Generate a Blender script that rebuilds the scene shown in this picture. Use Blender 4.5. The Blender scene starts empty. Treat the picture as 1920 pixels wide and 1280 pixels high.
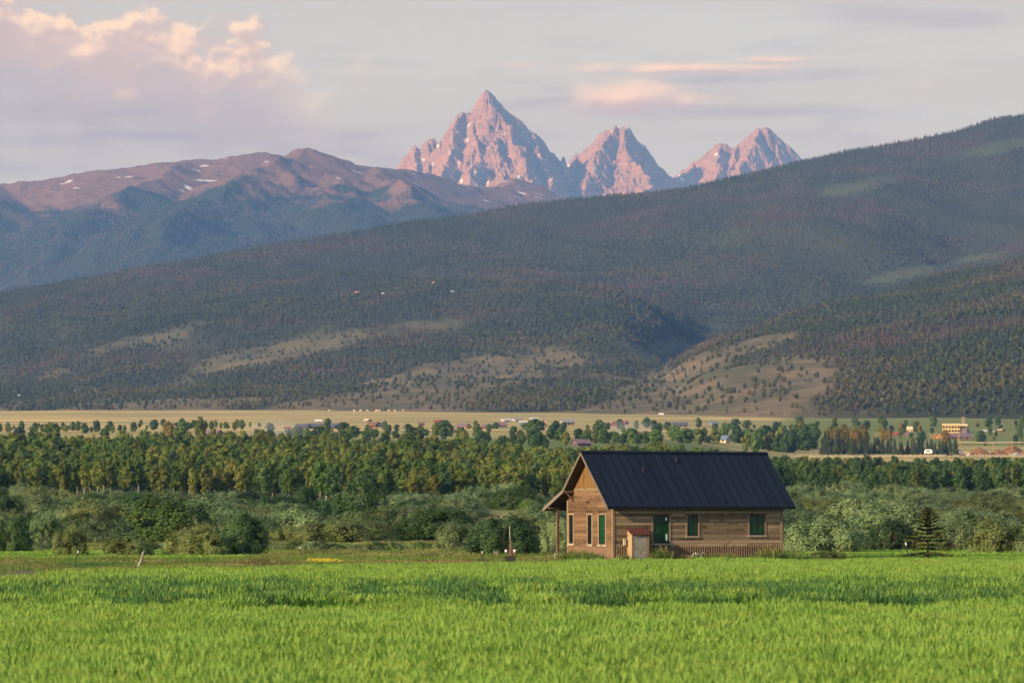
import bpy, bmesh, math, random
import numpy as np
from mathutils import Vector, Matrix

scene = bpy.context.scene
COL = scene.collection
rnd = random.Random(7)
R = math.radians

# ------------------------------------------------------------------ camera
CAM_Z = 2.7
F_PX = 7000.0                       # focal length in photograph pixels (1920 wide)
TILT = math.atan(320.0 / F_PX)
cam_d = bpy.data.cameras.new('camera')
cam = bpy.data.objects.new('camera', cam_d)
COL.objects.link(cam)
cam.location = (0, 0, CAM_Z)
cam.rotation_euler = (math.pi / 2 + TILT, 0, 0)
cam_d.sensor_width = 36.0
cam_d.lens = 36.0 * F_PX / 1920.0
cam_d.clip_start = 0.5
cam_d.clip_end = 90000.0
cam_d.dof.use_dof = True
cam_d.dof.focus_distance = 260.0
cam_d.dof.aperture_fstop = 3.5
scene.camera = cam

# ------------------------------------------------------------------ light
SUN_AZ = 51.0        # degrees to the left of straight behind the camera
SUN_EL = 20.0
SUN_STRENGTH = 4.2
SKY_STRENGTH = 0.15
EXPOSURE = 0.9
sun_dir = Vector((-math.sin(R(SUN_AZ)) * math.cos(R(SUN_EL)), -math.cos(R(SUN_AZ)) * math.cos(R(SUN_EL)), math.sin(R(SUN_EL))))
sun_d = bpy.data.lights.new('sun', 'SUN')
sun_d.energy = SUN_STRENGTH
sun_d.angle = R(0.8)
sun_d.color = (1.0, 0.80, 0.60)
sun = bpy.data.objects.new('sun', sun_d)
COL.objects.link(sun)
sun.rotation_euler = sun_dir.to_track_quat('Z', 'Y').to_euler()

world = bpy.data.worlds.new('World')
scene.world = world
world.use_nodes = True
vs = scene.view_settings
vs.view_transform = 'Standard'
vs.look = 'None'
vs.exposure = EXPOSURE
vs.gamma = 1.0
vs.use_curve_mapping = False
cy = scene.cycles
cy.max_bounces = 4
cy.diffuse_bounces = 2
cy.glossy_bounces = 2
cy.transmission_bounces = 2
cy.volume_bounces = 0
cy.transparent_max_bounces = 6
cy.caustics_reflective = False
cy.caustics_refractive = False
cy.use_denoising = True
cy.use_adaptive_sampling = True
cy.adaptive_threshold = 0.02


class NT:
    """small helper that wires shader nodes"""
    def __init__(s, tree):
        s.t = tree
        s.t.nodes.clear()

    def n(s, typ, **kw):
        nd = s.t.nodes.new(typ)
        ins = kw.pop('ins', {})
        for k, v in kw.items():
            setattr(nd, k, v)
        for k, v in ins.items():
            s.put(nd.inputs[k], v)
        return nd

    def put(s, sock, v):
        if isinstance(v, bpy.types.NodeSocket):
            s.t.links.new(v, sock)
        elif isinstance(v, (tuple, list)) and len(v) == 3 and sock.type == 'RGBA':
            sock.default_value = (*v, 1)
        else:
            sock.default_value = v

    def math(s, op, a, b=None, c=None, clamp=False):
        nd = s.t.nodes.new('ShaderNodeMath')
        nd.operation = op
        nd.use_clamp = clamp
        s.put(nd.inputs[0], a)
        if b is not None:
            s.put(nd.inputs[1], b)
        if c is not None:
            s.put(nd.inputs[2], c)
        return nd.outputs[0]

    def mix(s, f, a, b, blend='MIX'):
        nd = s.t.nodes.new('ShaderNodeMix')
        nd.data_type = 'RGBA'
        nd.blend_type = blend
        s.put(nd.inputs[0], f)
        s.put(nd.inputs[6], a)
        s.put(nd.inputs[7], b)
        return nd.outputs[2]

    def ramp(s, f, lo, hi):
        nd = s.t.nodes.new('ShaderNodeMapRange')
        nd.interpolation_type = 'SMOOTHSTEP'
        s.put(nd.inputs[0], f)
        nd.inputs[1].default_value = lo
        nd.inputs[2].default_value = hi
        return nd.outputs[0]

    def noise(s, vec, scale, detail=4, rough=0.55, dist=0.0):
        nd = s.t.nodes.new('ShaderNodeTexNoise')
        if vec is not None:
            s.put(nd.inputs['Vector'], vec)
        nd.inputs['Scale'].default_value = scale
        nd.inputs['Detail'].default_value = detail
        nd.inputs['Roughness'].default_value = rough
        nd.inputs['Distortion'].default_value = dist
        return nd.outputs['Fac']


def build_world():
    w = NT(world.node_tree)
    sky = w.n('ShaderNodeTexSky', sky_type='NISHITA', sun_disc=False)
    sky.sun_elevation = R(SUN_EL)
    # rotation 0 = +Y, turning towards +X
    sky.sun_rotation = math.atan2(sun_dir.x, sun_dir.y)
    sky.altitude = 1900
    sky.air_density = 1.0
    sky.dust_density = 2.0
    sky.ozone_density = 1.5
    tc = w.n('ShaderNodeTexCoord')
    sep = w.n('ShaderNodeSeparateXYZ', ins={0: tc.outputs['Generated']})
    X, Y, Z = sep.outputs
    # direction angles in degrees: azimuth clockwise from the line of sight, elevation
    az = w.math('MULTIPLY', w.math('ARCTAN2', X, Y), 57.2958)
    el = w.math('MULTIPLY', w.math('ARCSINE', Z), 57.2958)
    vec = w.n('ShaderNodeCombineXYZ', ins={0: az, 1: w.math('MULTIPLY', el, 1.25), 2: 0.0}).outputs[0]
    vec2 = w.n('ShaderNodeCombineXYZ', ins={0: w.math('MULTIPLY', az, 0.35), 1: w.math('MULTIPLY', el, 2.6), 2: 3.0}).outputs[0]

    def gauss(a0, e0, wa, we):
        da = w.math('DIVIDE', w.math('SUBTRACT', az, a0), wa)
        de = w.math('DIVIDE', w.math('SUBTRACT', el, e0), we)
        r2 = w.math('ADD', w.math('MULTIPLY', da, da), w.math('MULTIPLY', de, de))
        return w.math('POWER', 2.71828, w.math('MULTIPLY', r2, -1.0))

    def deg(px, py):
        return math.degrees(math.atan((px - 960) / F_PX)), math.degrees(math.atan((960 - py) / F_PX))
    base = w.mix(1.0, sky.outputs[0], (1.0, 1.0, 1.0), 'MULTIPLY')
    # pale veil of high stratus over the low sky, all the way round
    veil_n = w.noise(vec2, 0.42, 4, 0.5)
    veil = w.math('MULTIPLY', w.ramp(el, 32.0, 3.0), w.math('ADD', 0.80, w.math('MULTIPLY', veil_n, 0.2)))
    veil_col = w.mix(w.ramp(el, 3.2, 7.4), (1.25, 0.82, 1.15), (1.95, 1.55, 1.3))
    # streaks of thin darker cloud low in the sky
    c = w.mix(veil, base, veil_col)
    dk = w.math('MULTIPLY', w.ramp(w.noise(vec2, 0.8, 5, 0.55, 0.4), 0.50, 0.74), w.ramp(el, 14.0, 4.0))
    c = w.mix(w.math('MULTIPLY', dk, 0.55), c, (1.0, 0.72, 1.15))
    # long bank of cumulus: billowing sunlit tops, a soft body that melts into the veil below
    TOPS = [(-2600, 60), (-1500, -60), (-900, 120), (-300, -40), (0, -30), (60, -12), (120, 6), (165, 30), (205, 18), (245, 14), (290, 4), (335, 22), (372, 62), (415, 48), (470, 34), (498, 44), (516, 80), (580, 122), (660, 140), (800, 190), (1000, 250), (1500, 330), (3200, 420), (4500, 300)]
    A0, A1, E0, E1 = -24.0, 30.0, 3.0, 9.0
    rp = w.n('ShaderNodeValToRGB', ins={0: w.math('DIVIDE', w.math('SUBTRACT', az, A0), A1 - A0)})
    el_ = rp.color_ramp.elements
    for k_, (px, py) in enumerate(TOPS):
        a_, e_ = deg(px, py)
        v_ = (e_ - E0) / (E1 - E0)
        t_ = min(1.0, max(0.0, (a_ - A0) / (A1 - A0)))
        nd = el_[0] if k_ == 0 else (el_[len(el_) - 1] if k_ == len(TOPS) - 1 else el_.new(t_))
        nd.position = t_
        nd.color = (v_, v_, v_, 1)
    top = w.math('ADD', E0, w.math('MULTIPLY', rp.outputs[0], E1 - E0))
    bill = w.noise(vec, 1.55, 5, 0.5, 0.1)
    bill2 = w.noise(w.n('ShaderNodeVectorMath', operation='ADD', ins={0: vec, 1: (-0.09, 0.13, 0)}).outputs[0], 1.55, 5, 0.5, 0.1)
    s_ = w.math('SUBTRACT', w.math('ADD', top, w.math('MULTIPLY', w.math('SUBTRACT', bill, 0.55), 1.6)), el)
    strong = w.math('MULTIPLY', w.ramp(az, -2.4, -4.3), w.ramp(az, -38.0, -20.0))
    edge = w.math('MULTIPLY', w.ramp(s_, -0.14, 0.36), w.ramp(s_, 2.8, 0.35))
    core = w.math('MULTIPLY', w.ramp(s_, 0.02, 0.2), w.ramp(s_, 0.85, 0.15))
    glow = w.ramp(w.math('ADD', w.math('MULTIPLY', core, 0.5), w.math('MULTIPLY', w.math('SUBTRACT', bill, bill2), 3.2)), 0.05, 0.75)
    body = w.mix(w.ramp(s_, 0.3, 1.9), (2.35, 1.6, 1.45), (1.15, 0.8, 1.15))
    bank = w.mix(w.math('MULTIPLY', glow, w.ramp(s_, 1.6, 0.3)), body, (4.2, 2.95, 1.95))
    c = w.mix(w.math('MULTIPLY', w.math('MULTIPLY', edge, strong), 0.85), c, bank)
    # lone soft clouds
    pick = pick_lo = None
    for (px, py, wx, wy, s) in [(1170, 178, 130, 40, .95), (1290, 188, 90, 24, .7), (1290, 126, 260, 14, .95), (1450, 112, 110, 8, .8), (236, 180, 36, 18, .75), (975, 122, 50, 13, .6), (1820, 170, 200, 22, .3), (650, 130, 120, 40, .35)]:
        a0, e0 = deg(px, py)
        k = 57.3 / F_PX
        g = w.math('MULTIPLY', gauss(a0, e0, wx * k, wy * k), s)
        pick = g if pick is None else w.math('MAXIMUM', pick, g)
        gl = w.math('MULTIPLY', gauss(a0 + wx * k * .12, e0 - wy * k * .65, wx * k, wy * k), s)
        pick_lo = gl if pick_lo is None else w.math('MAXIMUM', pick_lo, gl)
    # the same kind of cloud scattered round the rest of the sky
    cover = w.math('MULTIPLY', w.ramp(w.noise(vec, 0.055, 2, 0.5), 0.53, 0.75), w.ramp(w.math('ABSOLUTE', az), 10.0, 22.0))
    cover = w.math('MULTIPLY', cover, w.ramp(el, 30.0, 8.0))
    pick = w.math('MAXIMUM', pick, cover)
    dens = w.ramp(w.math('ADD', w.math('MULTIPLY', pick, 0.62), w.math('MULTIPLY', bill, 0.6)), 0.40, 0.98)
    lit = w.ramp(w.math('ADD', w.math('SUBTRACT', pick, pick_lo), w.math('MULTIPLY', w.math('SUBTRACT', bill, bill2), 1.2)), -0.25, 0.45)
    c = w.mix(w.math('MULTIPLY', dens, 0.8), c, w.mix(lit, (2.4, 1.55, 1.45), (3.8, 2.55, 1.85)))
    bg = w.n('ShaderNodeBackground', ins={'Color': c, 'Strength': SKY_STRENGTH})
    out = w.n('ShaderNodeOutputWorld')
    w.t.links.new(bg.outputs[0], out.inputs[0])


build_world()


# ------------------------------------------------------------------ helpers
def ray(px, py):
    """direction (x, 1, z) through a pixel of the 1920 x 1280 photograph, per metre of depth"""
    a = (640.0 - py) / F_PX
    ca, sa = math.cos(TILT), math.sin(TILT)
    fy, fz = ca - a * sa, sa + a * ca
    return (px - 960.0) / F_PX / fy, fz / fy


def P(px, py, d):
    rx, rz = ray(px, py)
    return Vector((rx * d, d, CAM_Z + rz * d))


def zpx(py, d):
    return CAM_Z + (960.0 - np.asarray(py, float)) / F_PX * d


def tag(o, label=None, cat=None, group=None, kind=None):
    if label:
        o['label'] = label
    if cat:
        o['category'] = cat
    if group:
        o['group'] = group
    if kind:
        o['kind'] = kind
    return o


def link(o, parent=None):
    COL.objects.link(o)
    if parent is not None:
        o.parent = parent
    return o


def mesh_np(name, v, f, mats=None, smooth=False, midx=None):
    """mesh from numpy arrays; f is one (n,3)/(n,4) array or a list of them"""
    v = np.asarray(v, np.float32)
    fl = f if isinstance(f, list) else [f]
    fl = [np.asarray(a, np.int32) for a in fl if len(a)]
    me = bpy.data.meshes.new(name)
    me.vertices.add(len(v))
    me.vertices.foreach_set('co', v.ravel())
    nl = sum(a.size for a in fl)
    npoly = sum(len(a) for a in fl)
    me.loops.add(nl)
    me.polygons.add(npoly)
    me.loops.foreach_set('vertex_index', np.concatenate([a.ravel() for a in fl]))
    tot = np.concatenate([np.full(len(a), a.shape[1], np.int32) for a in fl])
    st = np.concatenate([[0], np.cumsum(tot)[:-1]]).astype(np.int32)
    me.polygons.foreach_set('loop_start', st)
    if midx is not None:
        me.polygons.foreach_set('material_index', np.asarray(midx, np.int32))
    me.polygons.foreach_set('use_smooth', np.full(npoly, smooth, bool))
    me.update(calc_edges=True)
    me.validate()
    for m in (mats or []):
        me.materials.append(m)
    return me


def obj(name, me, parent=None, loc=None, rz=None, do_link=True):
    o = bpy.data.objects.new(name, me)
    if do_link:
        link(o, parent)
    if loc is not None:
        o.location = loc
    if rz is not None:
        o.rotation_euler = (0, 0, rz)
    return o


class MB:
    """collects polygons, builds one mesh object"""
    def __init__(s):
        s.v, s.f, s.m = [], [], []

    def poly(s, pts, m=0):
        b = len(s.v)
        s.v += [tuple(p) for p in pts]
        s.f.append(tuple(range(b, b + len(pts))))
        s.m.append(m)

    def box(s, x0, x1, y0, y1, z0, z1, m=0):
        b = len(s.v)
        s.v += [(x, y, z) for z in (z0, z1) for y in (y0, y1) for x in (x0, x1)]
        for q in ((0, 2, 3, 1), (4, 5, 7, 6), (0, 1, 5, 4), (2, 6, 7, 3), (0, 4, 6, 2), (1, 3, 7, 5)):
            s.f.append(tuple(b + i for i in q))
            s.m.append(m)

    def hexa(s, c, m=0):
        """c: 8 corners, bottom ring then top ring"""
        b = len(s.v)
        s.v += [tuple(p) for p in c]
        for q in ((3, 2, 1, 0), (4, 5, 6, 7), (0, 1, 5, 4), (1, 2, 6, 5), (2, 3, 7, 6), (3, 0, 4, 7)):
            s.f.append(tuple(b + i for i in q))
            s.m.append(m)

    def tube(s, pts, rad, n=6, m=0, cap=True):
        pts = [Vector(p) for p in pts]
        rad = rad if isinstance(rad, (list, tuple)) else [rad] * len(pts)
        rings = []
        for i, p in enumerate(pts):
            t = (pts[min(i + 1, len(pts) - 1)] - pts[max(i - 1, 0)]).normalized()
            a = t.cross(Vector((0.31, 0.95, 0.05))).normalized()
            c = t.cross(a)
            b = len(s.v)
            s.v += [tuple(p + (a * math.cos(k * 2 * math.pi / n) + c * math.sin(k * 2 * math.pi / n)) * rad[i]) for k in range(n)]
            rings.append(b)
        for r0, r1 in zip(rings, rings[1:]):
            for k in range(n):
                s.f.append((r0 + k, r0 + (k + 1) % n, r1 + (k + 1) % n, r1 + k))
                s.m.append(m)
        if cap:
            s.f.append(tuple(rings[-1] + k for k in range(n)))
            s.f.append(tuple(rings[0] + n - 1 - k for k in range(n)))
            s.m += [m, m]

    def mesh(s, name, mats, smooth=False):
        me = bpy.data.meshes.new(name)
        me.from_pydata(s.v, [], s.f)
        for mt in (mats if isinstance(mats, (list, tuple)) else [mats]):
            me.materials.append(mt)
        me.polygons.foreach_set('material_index', s.m)
        if smooth:
            me.polygons.foreach_set('use_smooth', [True] * len(s.f))
        me.update()
        return me

    def build(s, name, mats, parent=None, loc=None, rz=None, smooth=False):
        return obj(name, s.mesh(name, mats, smooth), parent, loc, rz)


def empty(name, loc=(0, 0, 0), rz=0.0):
    o = bpy.data.objects.new(name, None)
    o.empty_display_size = 0.3
    link(o)
    o.location = loc
    o.rotation_euler = (0, 0, rz)
    return o


# numpy gradient noise
_prm = np.random.RandomState(3).permutation(512).astype(np.int64)
_prm = np.concatenate([_prm, _prm, _prm])
_ang = np.random.RandomState(5).rand(512) * 2 * np.pi
_gx, _gy = np.cos(_ang), np.sin(_ang)


def pnoise(x, y):
    x = np.asarray(x, float)
    y = np.asarray(y, float)
    xi, yi = np.floor(x).astype(np.int64), np.floor(y).astype(np.int64)
    xf, yf = x - xi, y - yi
    u = xf * xf * xf * (xf * (xf * 6 - 15) + 10)
    v = yf * yf * yf * (yf * (yf * 6 - 15) + 10)

    def g(ix, iy, dx, dy):
        h = _prm[(_prm[ix & 511] + iy) & 511]
        return _gx[h] * dx + _gy[h] * dy
    a = g(xi, yi, xf, yf)
    b = g(xi + 1, yi, xf - 1, yf)
    c = g(xi, yi + 1, xf, yf - 1)
    d = g(xi + 1, yi + 1, xf - 1, yf - 1)
    return ((a * (1 - u) + b * u) * (1 - v) + (c * (1 - u) + d * u) * v) * 1.45


def fbm(x, y, o=4, lac=2.03, gain=0.5):
    s, a, t = 0.0, 1.0, 0.0
    for i in range(o):
        s = s + a * pnoise(x + i * 17.3, y - i * 9.1)
        t += a
        a *= gain
        x, y = x * lac, y * lac
    return s / t


def ridged(x, y, o=5, lac=2.07, gain=0.55):
    s, a, t = 0.0, 1.0, 0.0
    for i in range(o):
        s = s + a * (1 - np.abs(pnoise(x + i * 13.7, y + i * 5.3)) * 1.6)
        t += a
        a *= gain
        x, y = x * lac, y * lac
    return s / t


def sstep(a, b, x):
    t = np.clip((np.asarray(x, float) - a) / (b - a), 0, 1)
    return t * t * (3 - 2 * t)


def grid_mesh(name, xs, ys, zf, mats, smooth=True, attrs=None):
    Xg, Yg = np.meshgrid(xs, ys)
    Zg = zf(Xg, Yg)
    nx, ny = len(xs), len(ys)
    i = np.arange(nx * ny).reshape(ny, nx)
    q = np.stack([i[:-1, :-1], i[:-1, 1:], i[1:, 1:], i[1:, :-1]], -1).reshape(-1, 4)
    me = mesh_np(name, np.stack([Xg, Yg, Zg], -1).reshape(-1, 3), q, mats, smooth)
    for k, fn in (attrs or {}).items():
        at = me.attributes.new(k, 'FLOAT', 'POINT')
        at.data.foreach_set('value', np.asarray(fn(Xg, Yg, Zg), np.float32).ravel())
    return me


def scatter(name, pts, rot, scl, var, sources):
    """one object that draws copies of the source meshes at points (ground cover and far woods only)"""
    n = len(pts)
    me = bpy.data.meshes.new(name)
    me.vertices.add(n)
    me.vertices.foreach_set('co', np.asarray(pts, np.float32).ravel())
    for k, typ, val, f in (('rot', 'FLOAT_VECTOR', rot, 'vector'), ('scl', 'FLOAT_VECTOR', scl, 'vector'), ('vari', 'INT', var, 'value')):
        a = me.attributes.new(k, typ, 'POINT')
        a.data.foreach_set(f, np.asarray(val, np.int32 if typ == 'INT' else np.float32).ravel())
    me.update()
    o = obj(name, me)
    ng = bpy.data.node_groups.new(name + '_copies', 'GeometryNodeTree')
    ng.interface.new_socket('Geometry', in_out='INPUT', socket_type='NodeSocketGeometry')
    ng.interface.new_socket('Geometry', in_out='OUTPUT', socket_type='NodeSocketGeometry')
    N, L = ng.nodes, ng.links
    gi, go = N.new('NodeGroupInput'), N.new('NodeGroupOutput')
    jn = N.new('GeometryNodeJoinGeometry')
    for sm in reversed(sources):
        so = bpy.data.objects.new(sm.name + '_source', sm)      # never linked to the scene
        oi = N.new('GeometryNodeObjectInfo')
        oi.inputs['Object'].default_value = so
        oi.inputs['As Instance'].default_value = False
        gti = N.new('GeometryNodeGeometryToInstance')
        L.new(oi.outputs['Geometry'], gti.inputs[0])
        L.new(gti.outputs[0], jn.inputs[0])
    iop = N.new('GeometryNodeInstanceOnPoints')
    iop.inputs['Pick Instance'].default_value = True
    for nm, typ, key in (('rot', 'FLOAT_VECTOR', 'Rotation'), ('scl', 'FLOAT_VECTOR', 'Scale'), ('vari', 'INT', 'Instance Index')):
        na = N.new('GeometryNodeInputNamedAttribute')
        na.data_type = typ
        na.inputs['Name'].default_value = nm
        L.new(na.outputs['Attribute'], iop.inputs[key])
    L.new(gi.outputs[0], iop.inputs['Points'])
    L.new(jn.outputs[0], iop.inputs['Instance'])
    L.new(iop.outputs[0], go.inputs[0])
    md = o.modifiers.new('copies', 'NODES')
    md.node_group = ng
    return o

# ------------------------------------------------------------------ materials
MATS = {}


def pbr(name, col, rough=0.85, spec=0.25, **kw):
    m = bpy.data.materials.new(name)
    m.use_nodes = True
    w = NT(m.node_tree)
    b = w.n('ShaderNodeBsdfPrincipled')
    o = w.n('ShaderNodeOutputMaterial')
    w.t.links.new(b.outputs[0], o.inputs[0])
    w.put(b.inputs['Base Color'], col)
    b.inputs['Roughness'].default_value = rough
    b.inputs['Specular IOR Level'].default_value = spec
    for k, v in kw.items():
        w.put(b.inputs[k], v)
    MATS[name] = m
    m['_'] = 1
    return m, w, b


def attr(w, name):
    return w.n('ShaderNodeAttribute', attribute_name=name).outputs['Fac']


def bump(w, b, h, strength, dist):
    bp = w.n('ShaderNodeBump', ins={'Strength': strength, 'Distance': dist, 'Height': h})
    w.t.links.new(bp.outputs[0], b.inputs['Normal'])


def wpos(w):
    return w.n('ShaderNodeNewGeometry').outputs['Position']


# ------------------------------------------------------------------ the valley floor
PD = np.array([-3000, -200, 0, 50, 76, 82, 91, 104, 140, 200, 270, 350, 500, 600, 700, 800, 1100, 1500, 2000, 2500, 3000, 3500, 4500, 30000.0])
PL = np.array([-2, -.4, -.27, -.2, -.13, -.08, .26, .28, 0, 0, 0, .3, 2.2, 3.9, 5.6, 8.5, 19, 31, 48, 64.5, 81, 98, 120, 420.0])
PR = np.array([-2, -.4, -.27, -.2, -.13, -.08, .26, .28, 0, 0, 0, .3, 2.0, 3.4, 5.0, 7.2, 13.5, 22.5, 40, 63, 81, 98, 120, 420.0])


def ground_z(x, y):
    x = np.asarray(x, float)
    y = np.asarray(y, float)
    u = 960 + 7000 * x / np.maximum(np.abs(y), 30)
    k = sstep(1200, 1500, u)
    wob = y + 3.5 * fbm(x * 0.11, y * 0.04, 3) * sstep(30, 60, y) * (1 - sstep(140, 180, y))
    z = np.interp(wob, PD, PL) * (1 - k) + np.interp(wob, PD, PR) * k
    und = fbm(x / 90.0, y / 130.0, 3) * 0.55 * sstep(280, 420, y) + fbm(x / 400, y / 500, 3) * 2.0 * sstep(900, 1800, y)
    return z + und + fbm(x / 5.0, y / 5.0, 2) * 0.04


def gz(x, y):
    return float(ground_z(np.array([x]), np.array([y]))[0])


def d_of_v(v, px=960, lo=250, hi=4400):
    """distance at which the valley floor appears at photograph row v"""
    ds = np.linspace(lo, hi, 1600)
    xs = (px - 960) / F_PX * ds
    vv = 960 - (ground_z(xs, ds) - CAM_Z) / ds * F_PX
    i = int(np.argmax(vv <= v)) if (vv <= v).any() else len(ds) - 1
    return float(ds[i])


def at(px, v, **kw):
    d = d_of_v(v, px, **kw)
    x = (px - 960) / F_PX * d
    return Vector((x, d, gz(x, d)))


def ground_zone_dirt(X, Y, Z):
    u = 960 + 7000 * X / np.maximum(np.abs(Y), 30)
    a = sstep(152, 157, Y) * (1 - sstep(170, 176, Y)) * (1 - sstep(60, 130, u))
    return a


def ground_zone_field(X, Y, Z):
    """0 meadow and wood floor, 1 dry hay field"""
    u = 960 + 7000 * X / np.maximum(np.abs(Y), 30)
    far = sstep(1500, 1750, Y)
    clear = np.exp(-((u - 60) / 90) ** 2 - ((Y - 640) / 50) ** 2) + np.exp(-((u - 390) / 110) ** 2 - ((Y - 620) / 55) ** 2) + np.exp(-((u - 985) / 75) ** 2 - ((Y - 470) / 60) ** 2)
    right = sstep(1480, 1530, u) * sstep(1050, 1100, Y)
    out = np.clip(far + clear * 1.2 + right, 0, 1)
    return out * (1 - 0.85 * sstep(1440, 1500, u) * sstep(1800, 1900, Y))


m_ground, w, b = pbr('meadow_ground', (0.1, 0.1, 0.05), 0.95, 0.1)
pos = wpos(w)
n1 = w.noise(pos, 0.35, 5, 0.6)
n2 = w.noise(pos, 0.012, 4, 0.6, 0.6)
# long narrow strips of hay in the far fields
sx = w.n('ShaderNodeMapping', ins={'Vector': pos, 'Scale': (0.0011, 0.013, 0.0)}).outputs[0]
n3 = w.noise(sx, 1.0, 4, 0.55)
meadow = w.mix(n1, (0.085, 0.125, 0.03), (0.16, 0.19, 0.05))
hay = w.mix(w.ramp(n3, 0.48, 0.60), (0.28, 0.245, 0.09), (0.60, 0.42, 0.17))
hay = w.mix(w.math('MULTIPLY', w.ramp(n2, 0.56, 0.74), 0.5), hay, (0.19, 0.20, 0.075))
c = w.mix(attr(w, 'field'), meadow, hay)
c = w.mix(attr(w, 'dirt'), c, w.mix(n1, (0.13, 0.08, 0.055), (0.2, 0.13, 0.09)))
w.put(b.inputs['Base Color'], c)
bump(w, b, n1, 0.6, 0.15)

ys = np.concatenate([np.linspace(-400, 30, 12), np.linspace(34, 150, 140), np.linspace(152, 300, 60), np.linspace(306, 1200, 110), np.linspace(1215, 4500, 140), np.linspace(4700, 30000, 24)])
tt = np.linspace(-1, 1, 141)


def ground_mesh():
    # columns fan out with distance so the near field is finer
    T, Yg = np.meshgrid(tt, ys)
    X = T * (np.abs(T) * 0.0 + 40 + np.abs(Yg) * 0.22 + 6000 * sstep(4000, 20000, Yg)) + np.sign(T) * np.maximum(np.abs(T) - 0.9, 0) * 30000
    Z = ground_z(X, Yg)
    ny, nx = X.shape
    i = np.arange(nx * ny).reshape(ny, nx)
    q = np.stack([i[:-1, :-1], i[:-1, 1:], i[1:, 1:], i[1:, :-1]], -1).reshape(-1, 4)
    me = mesh_np('ground', np.stack([X, Yg, Z], -1).reshape(-1, 3), q, [m_ground], True)
    for k, fn in (('dirt', ground_zone_dirt), ('field', ground_zone_field)):
        a = me.attributes.new(k, 'FLOAT', 'POINT')
        a.data.foreach_set('value', fn(X, Yg, Z).astype(np.float32).ravel())
    return me


ground = obj('ground', ground_mesh())
tag(ground, 'valley floor of meadow and dry hay fields', 'ground', kind='structure')

# ------------------------------------------------------------------ the wooded foothill
SKY_U = np.array([-500, -200, 0, 100, 200, 300, 400, 500, 600, 700, 800, 900, 1000, 1100, 1200, 1300, 1400, 1500, 1600, 1700, 1800, 1870, 1920, 2100, 2400.0])
SKY_V = np.array([640, 585, 551, 534, 512, 491, 474, 456, 441, 425, 410, 397, 380, 370, 362, 349, 329, 303, 280, 263, 243, 218, 213, 190, 160.0])
BASE_U = np.array([-500, 0, 240, 500, 800, 1000, 1400, 1920, 2400.0])
BASE_D = np.array([4200, 3950, 3600, 3450, 3250, 3150, 2850, 2650, 2500.0])


def hill_z(x, y):
    x = np.asarray(x, float)
    y = np.asarray(y, float)
    u = 960 + 7000 * x / y
    warp = fbm(x / 700.0, y / 900.0, 3)
    db = np.interp(u, BASE_U, BASE_D) + warp * 120
    ds = np.interp(u, [-500, 0, 960, 1920, 2400], [6300, 6600, 7300, 7900, 8100.0])
    vsky = np.interp(u, SKY_U, SKY_V)
    vb = 960 - (np.interp(db, PD, PL) - CAM_Z) / db * 7000
    t = np.clip((y - db) / (ds - db), -0.4, 1)
    # rows climb fast at first, then steadily
    tt_ = np.clip(t, 0, 1)
    v = vb + (vsky - vb) * (0.90 * tt_ ** 0.82 + 0.10 * tt_ ** 3)
    z = CAM_Z + (960 - v) / 7000.0 * y
    z_sky = CAM_Z + (960 - vsky) / 7000.0 * ds
    over = np.maximum(y - ds, 0)
    z = np.where(y > ds, z_sky - 0.16 * over - 0.00004 * over ** 2, z)
    z = np.where(t < 0, np.interp(y, PD, PL) + (y - db) * 0.06, z)
    # spurs and gullies running down towards the valley, fading at the skyline
    fade = sstep(0.02, 0.25, t) * (1 - 0.85 * sstep(0.8, 1.0, t)) * (1 - sstep(0, 400, over))
    sp = ridged((x + y * 0.55) / 620.0, y / 2600.0 + x / 2500.0, 3) - 0.62
    z = z + sp * 62 * fade + fbm(x / 170, y / 240, 4) * 16 * fade + fbm(x / 60, y / 60, 3) * 4 * fade
    # the front hill on the right with its own crest, and the shaded canyon behind it
    v2 = np.interp(u, [1000, 1150, 1300, 1500, 1700, 1920, 2200], [735, 690, 645, 588, 538, 478, 410.0])
    d2 = np.interp(u, [1000, 1300, 1920, 2200], [3900, 4200, 4700, 4900.0])
    z2 = CAM_Z + (960 - v2) / 7000.0 * d2
    front = np.interp(y, [2400, 2650, 2900, 3300], [-60, -30, 60, 78]) if False else None
    k2 = sstep(1050, 1350, u)
    tf = np.clip((y - db) / (d2 - db), -0.3, 1)
    zb = np.interp(db, PD, PL)
    zf = zb + (z2 - zb) * (0.7 * np.clip(tf, 0, 1) + 0.3 * np.clip(tf, 0, 1) ** 0.6) + fbm(x / 190, y / 260, 4) * 16 * sstep(0.02, .3, tf)
    ovr = np.maximum(y - d2, 0)
    zf = np.where(tf < 0, np.interp(y, PD, PL) + (y - db) * 0.06, zf)
    zf = np.where(y > d2, z2 - 0.30 * ovr + fbm(x / 190, y / 260, 4) * 16, zf)
    canyon = 110 * np.exp(-((y - d2 - 750) / 700.0) ** 2) * k2
    hollow = 85 * np.exp(-((u - 1850) / 190.0) ** 2 - ((y - 6500) / 700.0) ** 2)
    zm = z - canyon - hollow
    return np.where(k2 > 0, np.maximum(zm * k2 + z * (1 - k2), zf * k2 + (1 - k2) * z - (1 - k2) * 40), z)


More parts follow.
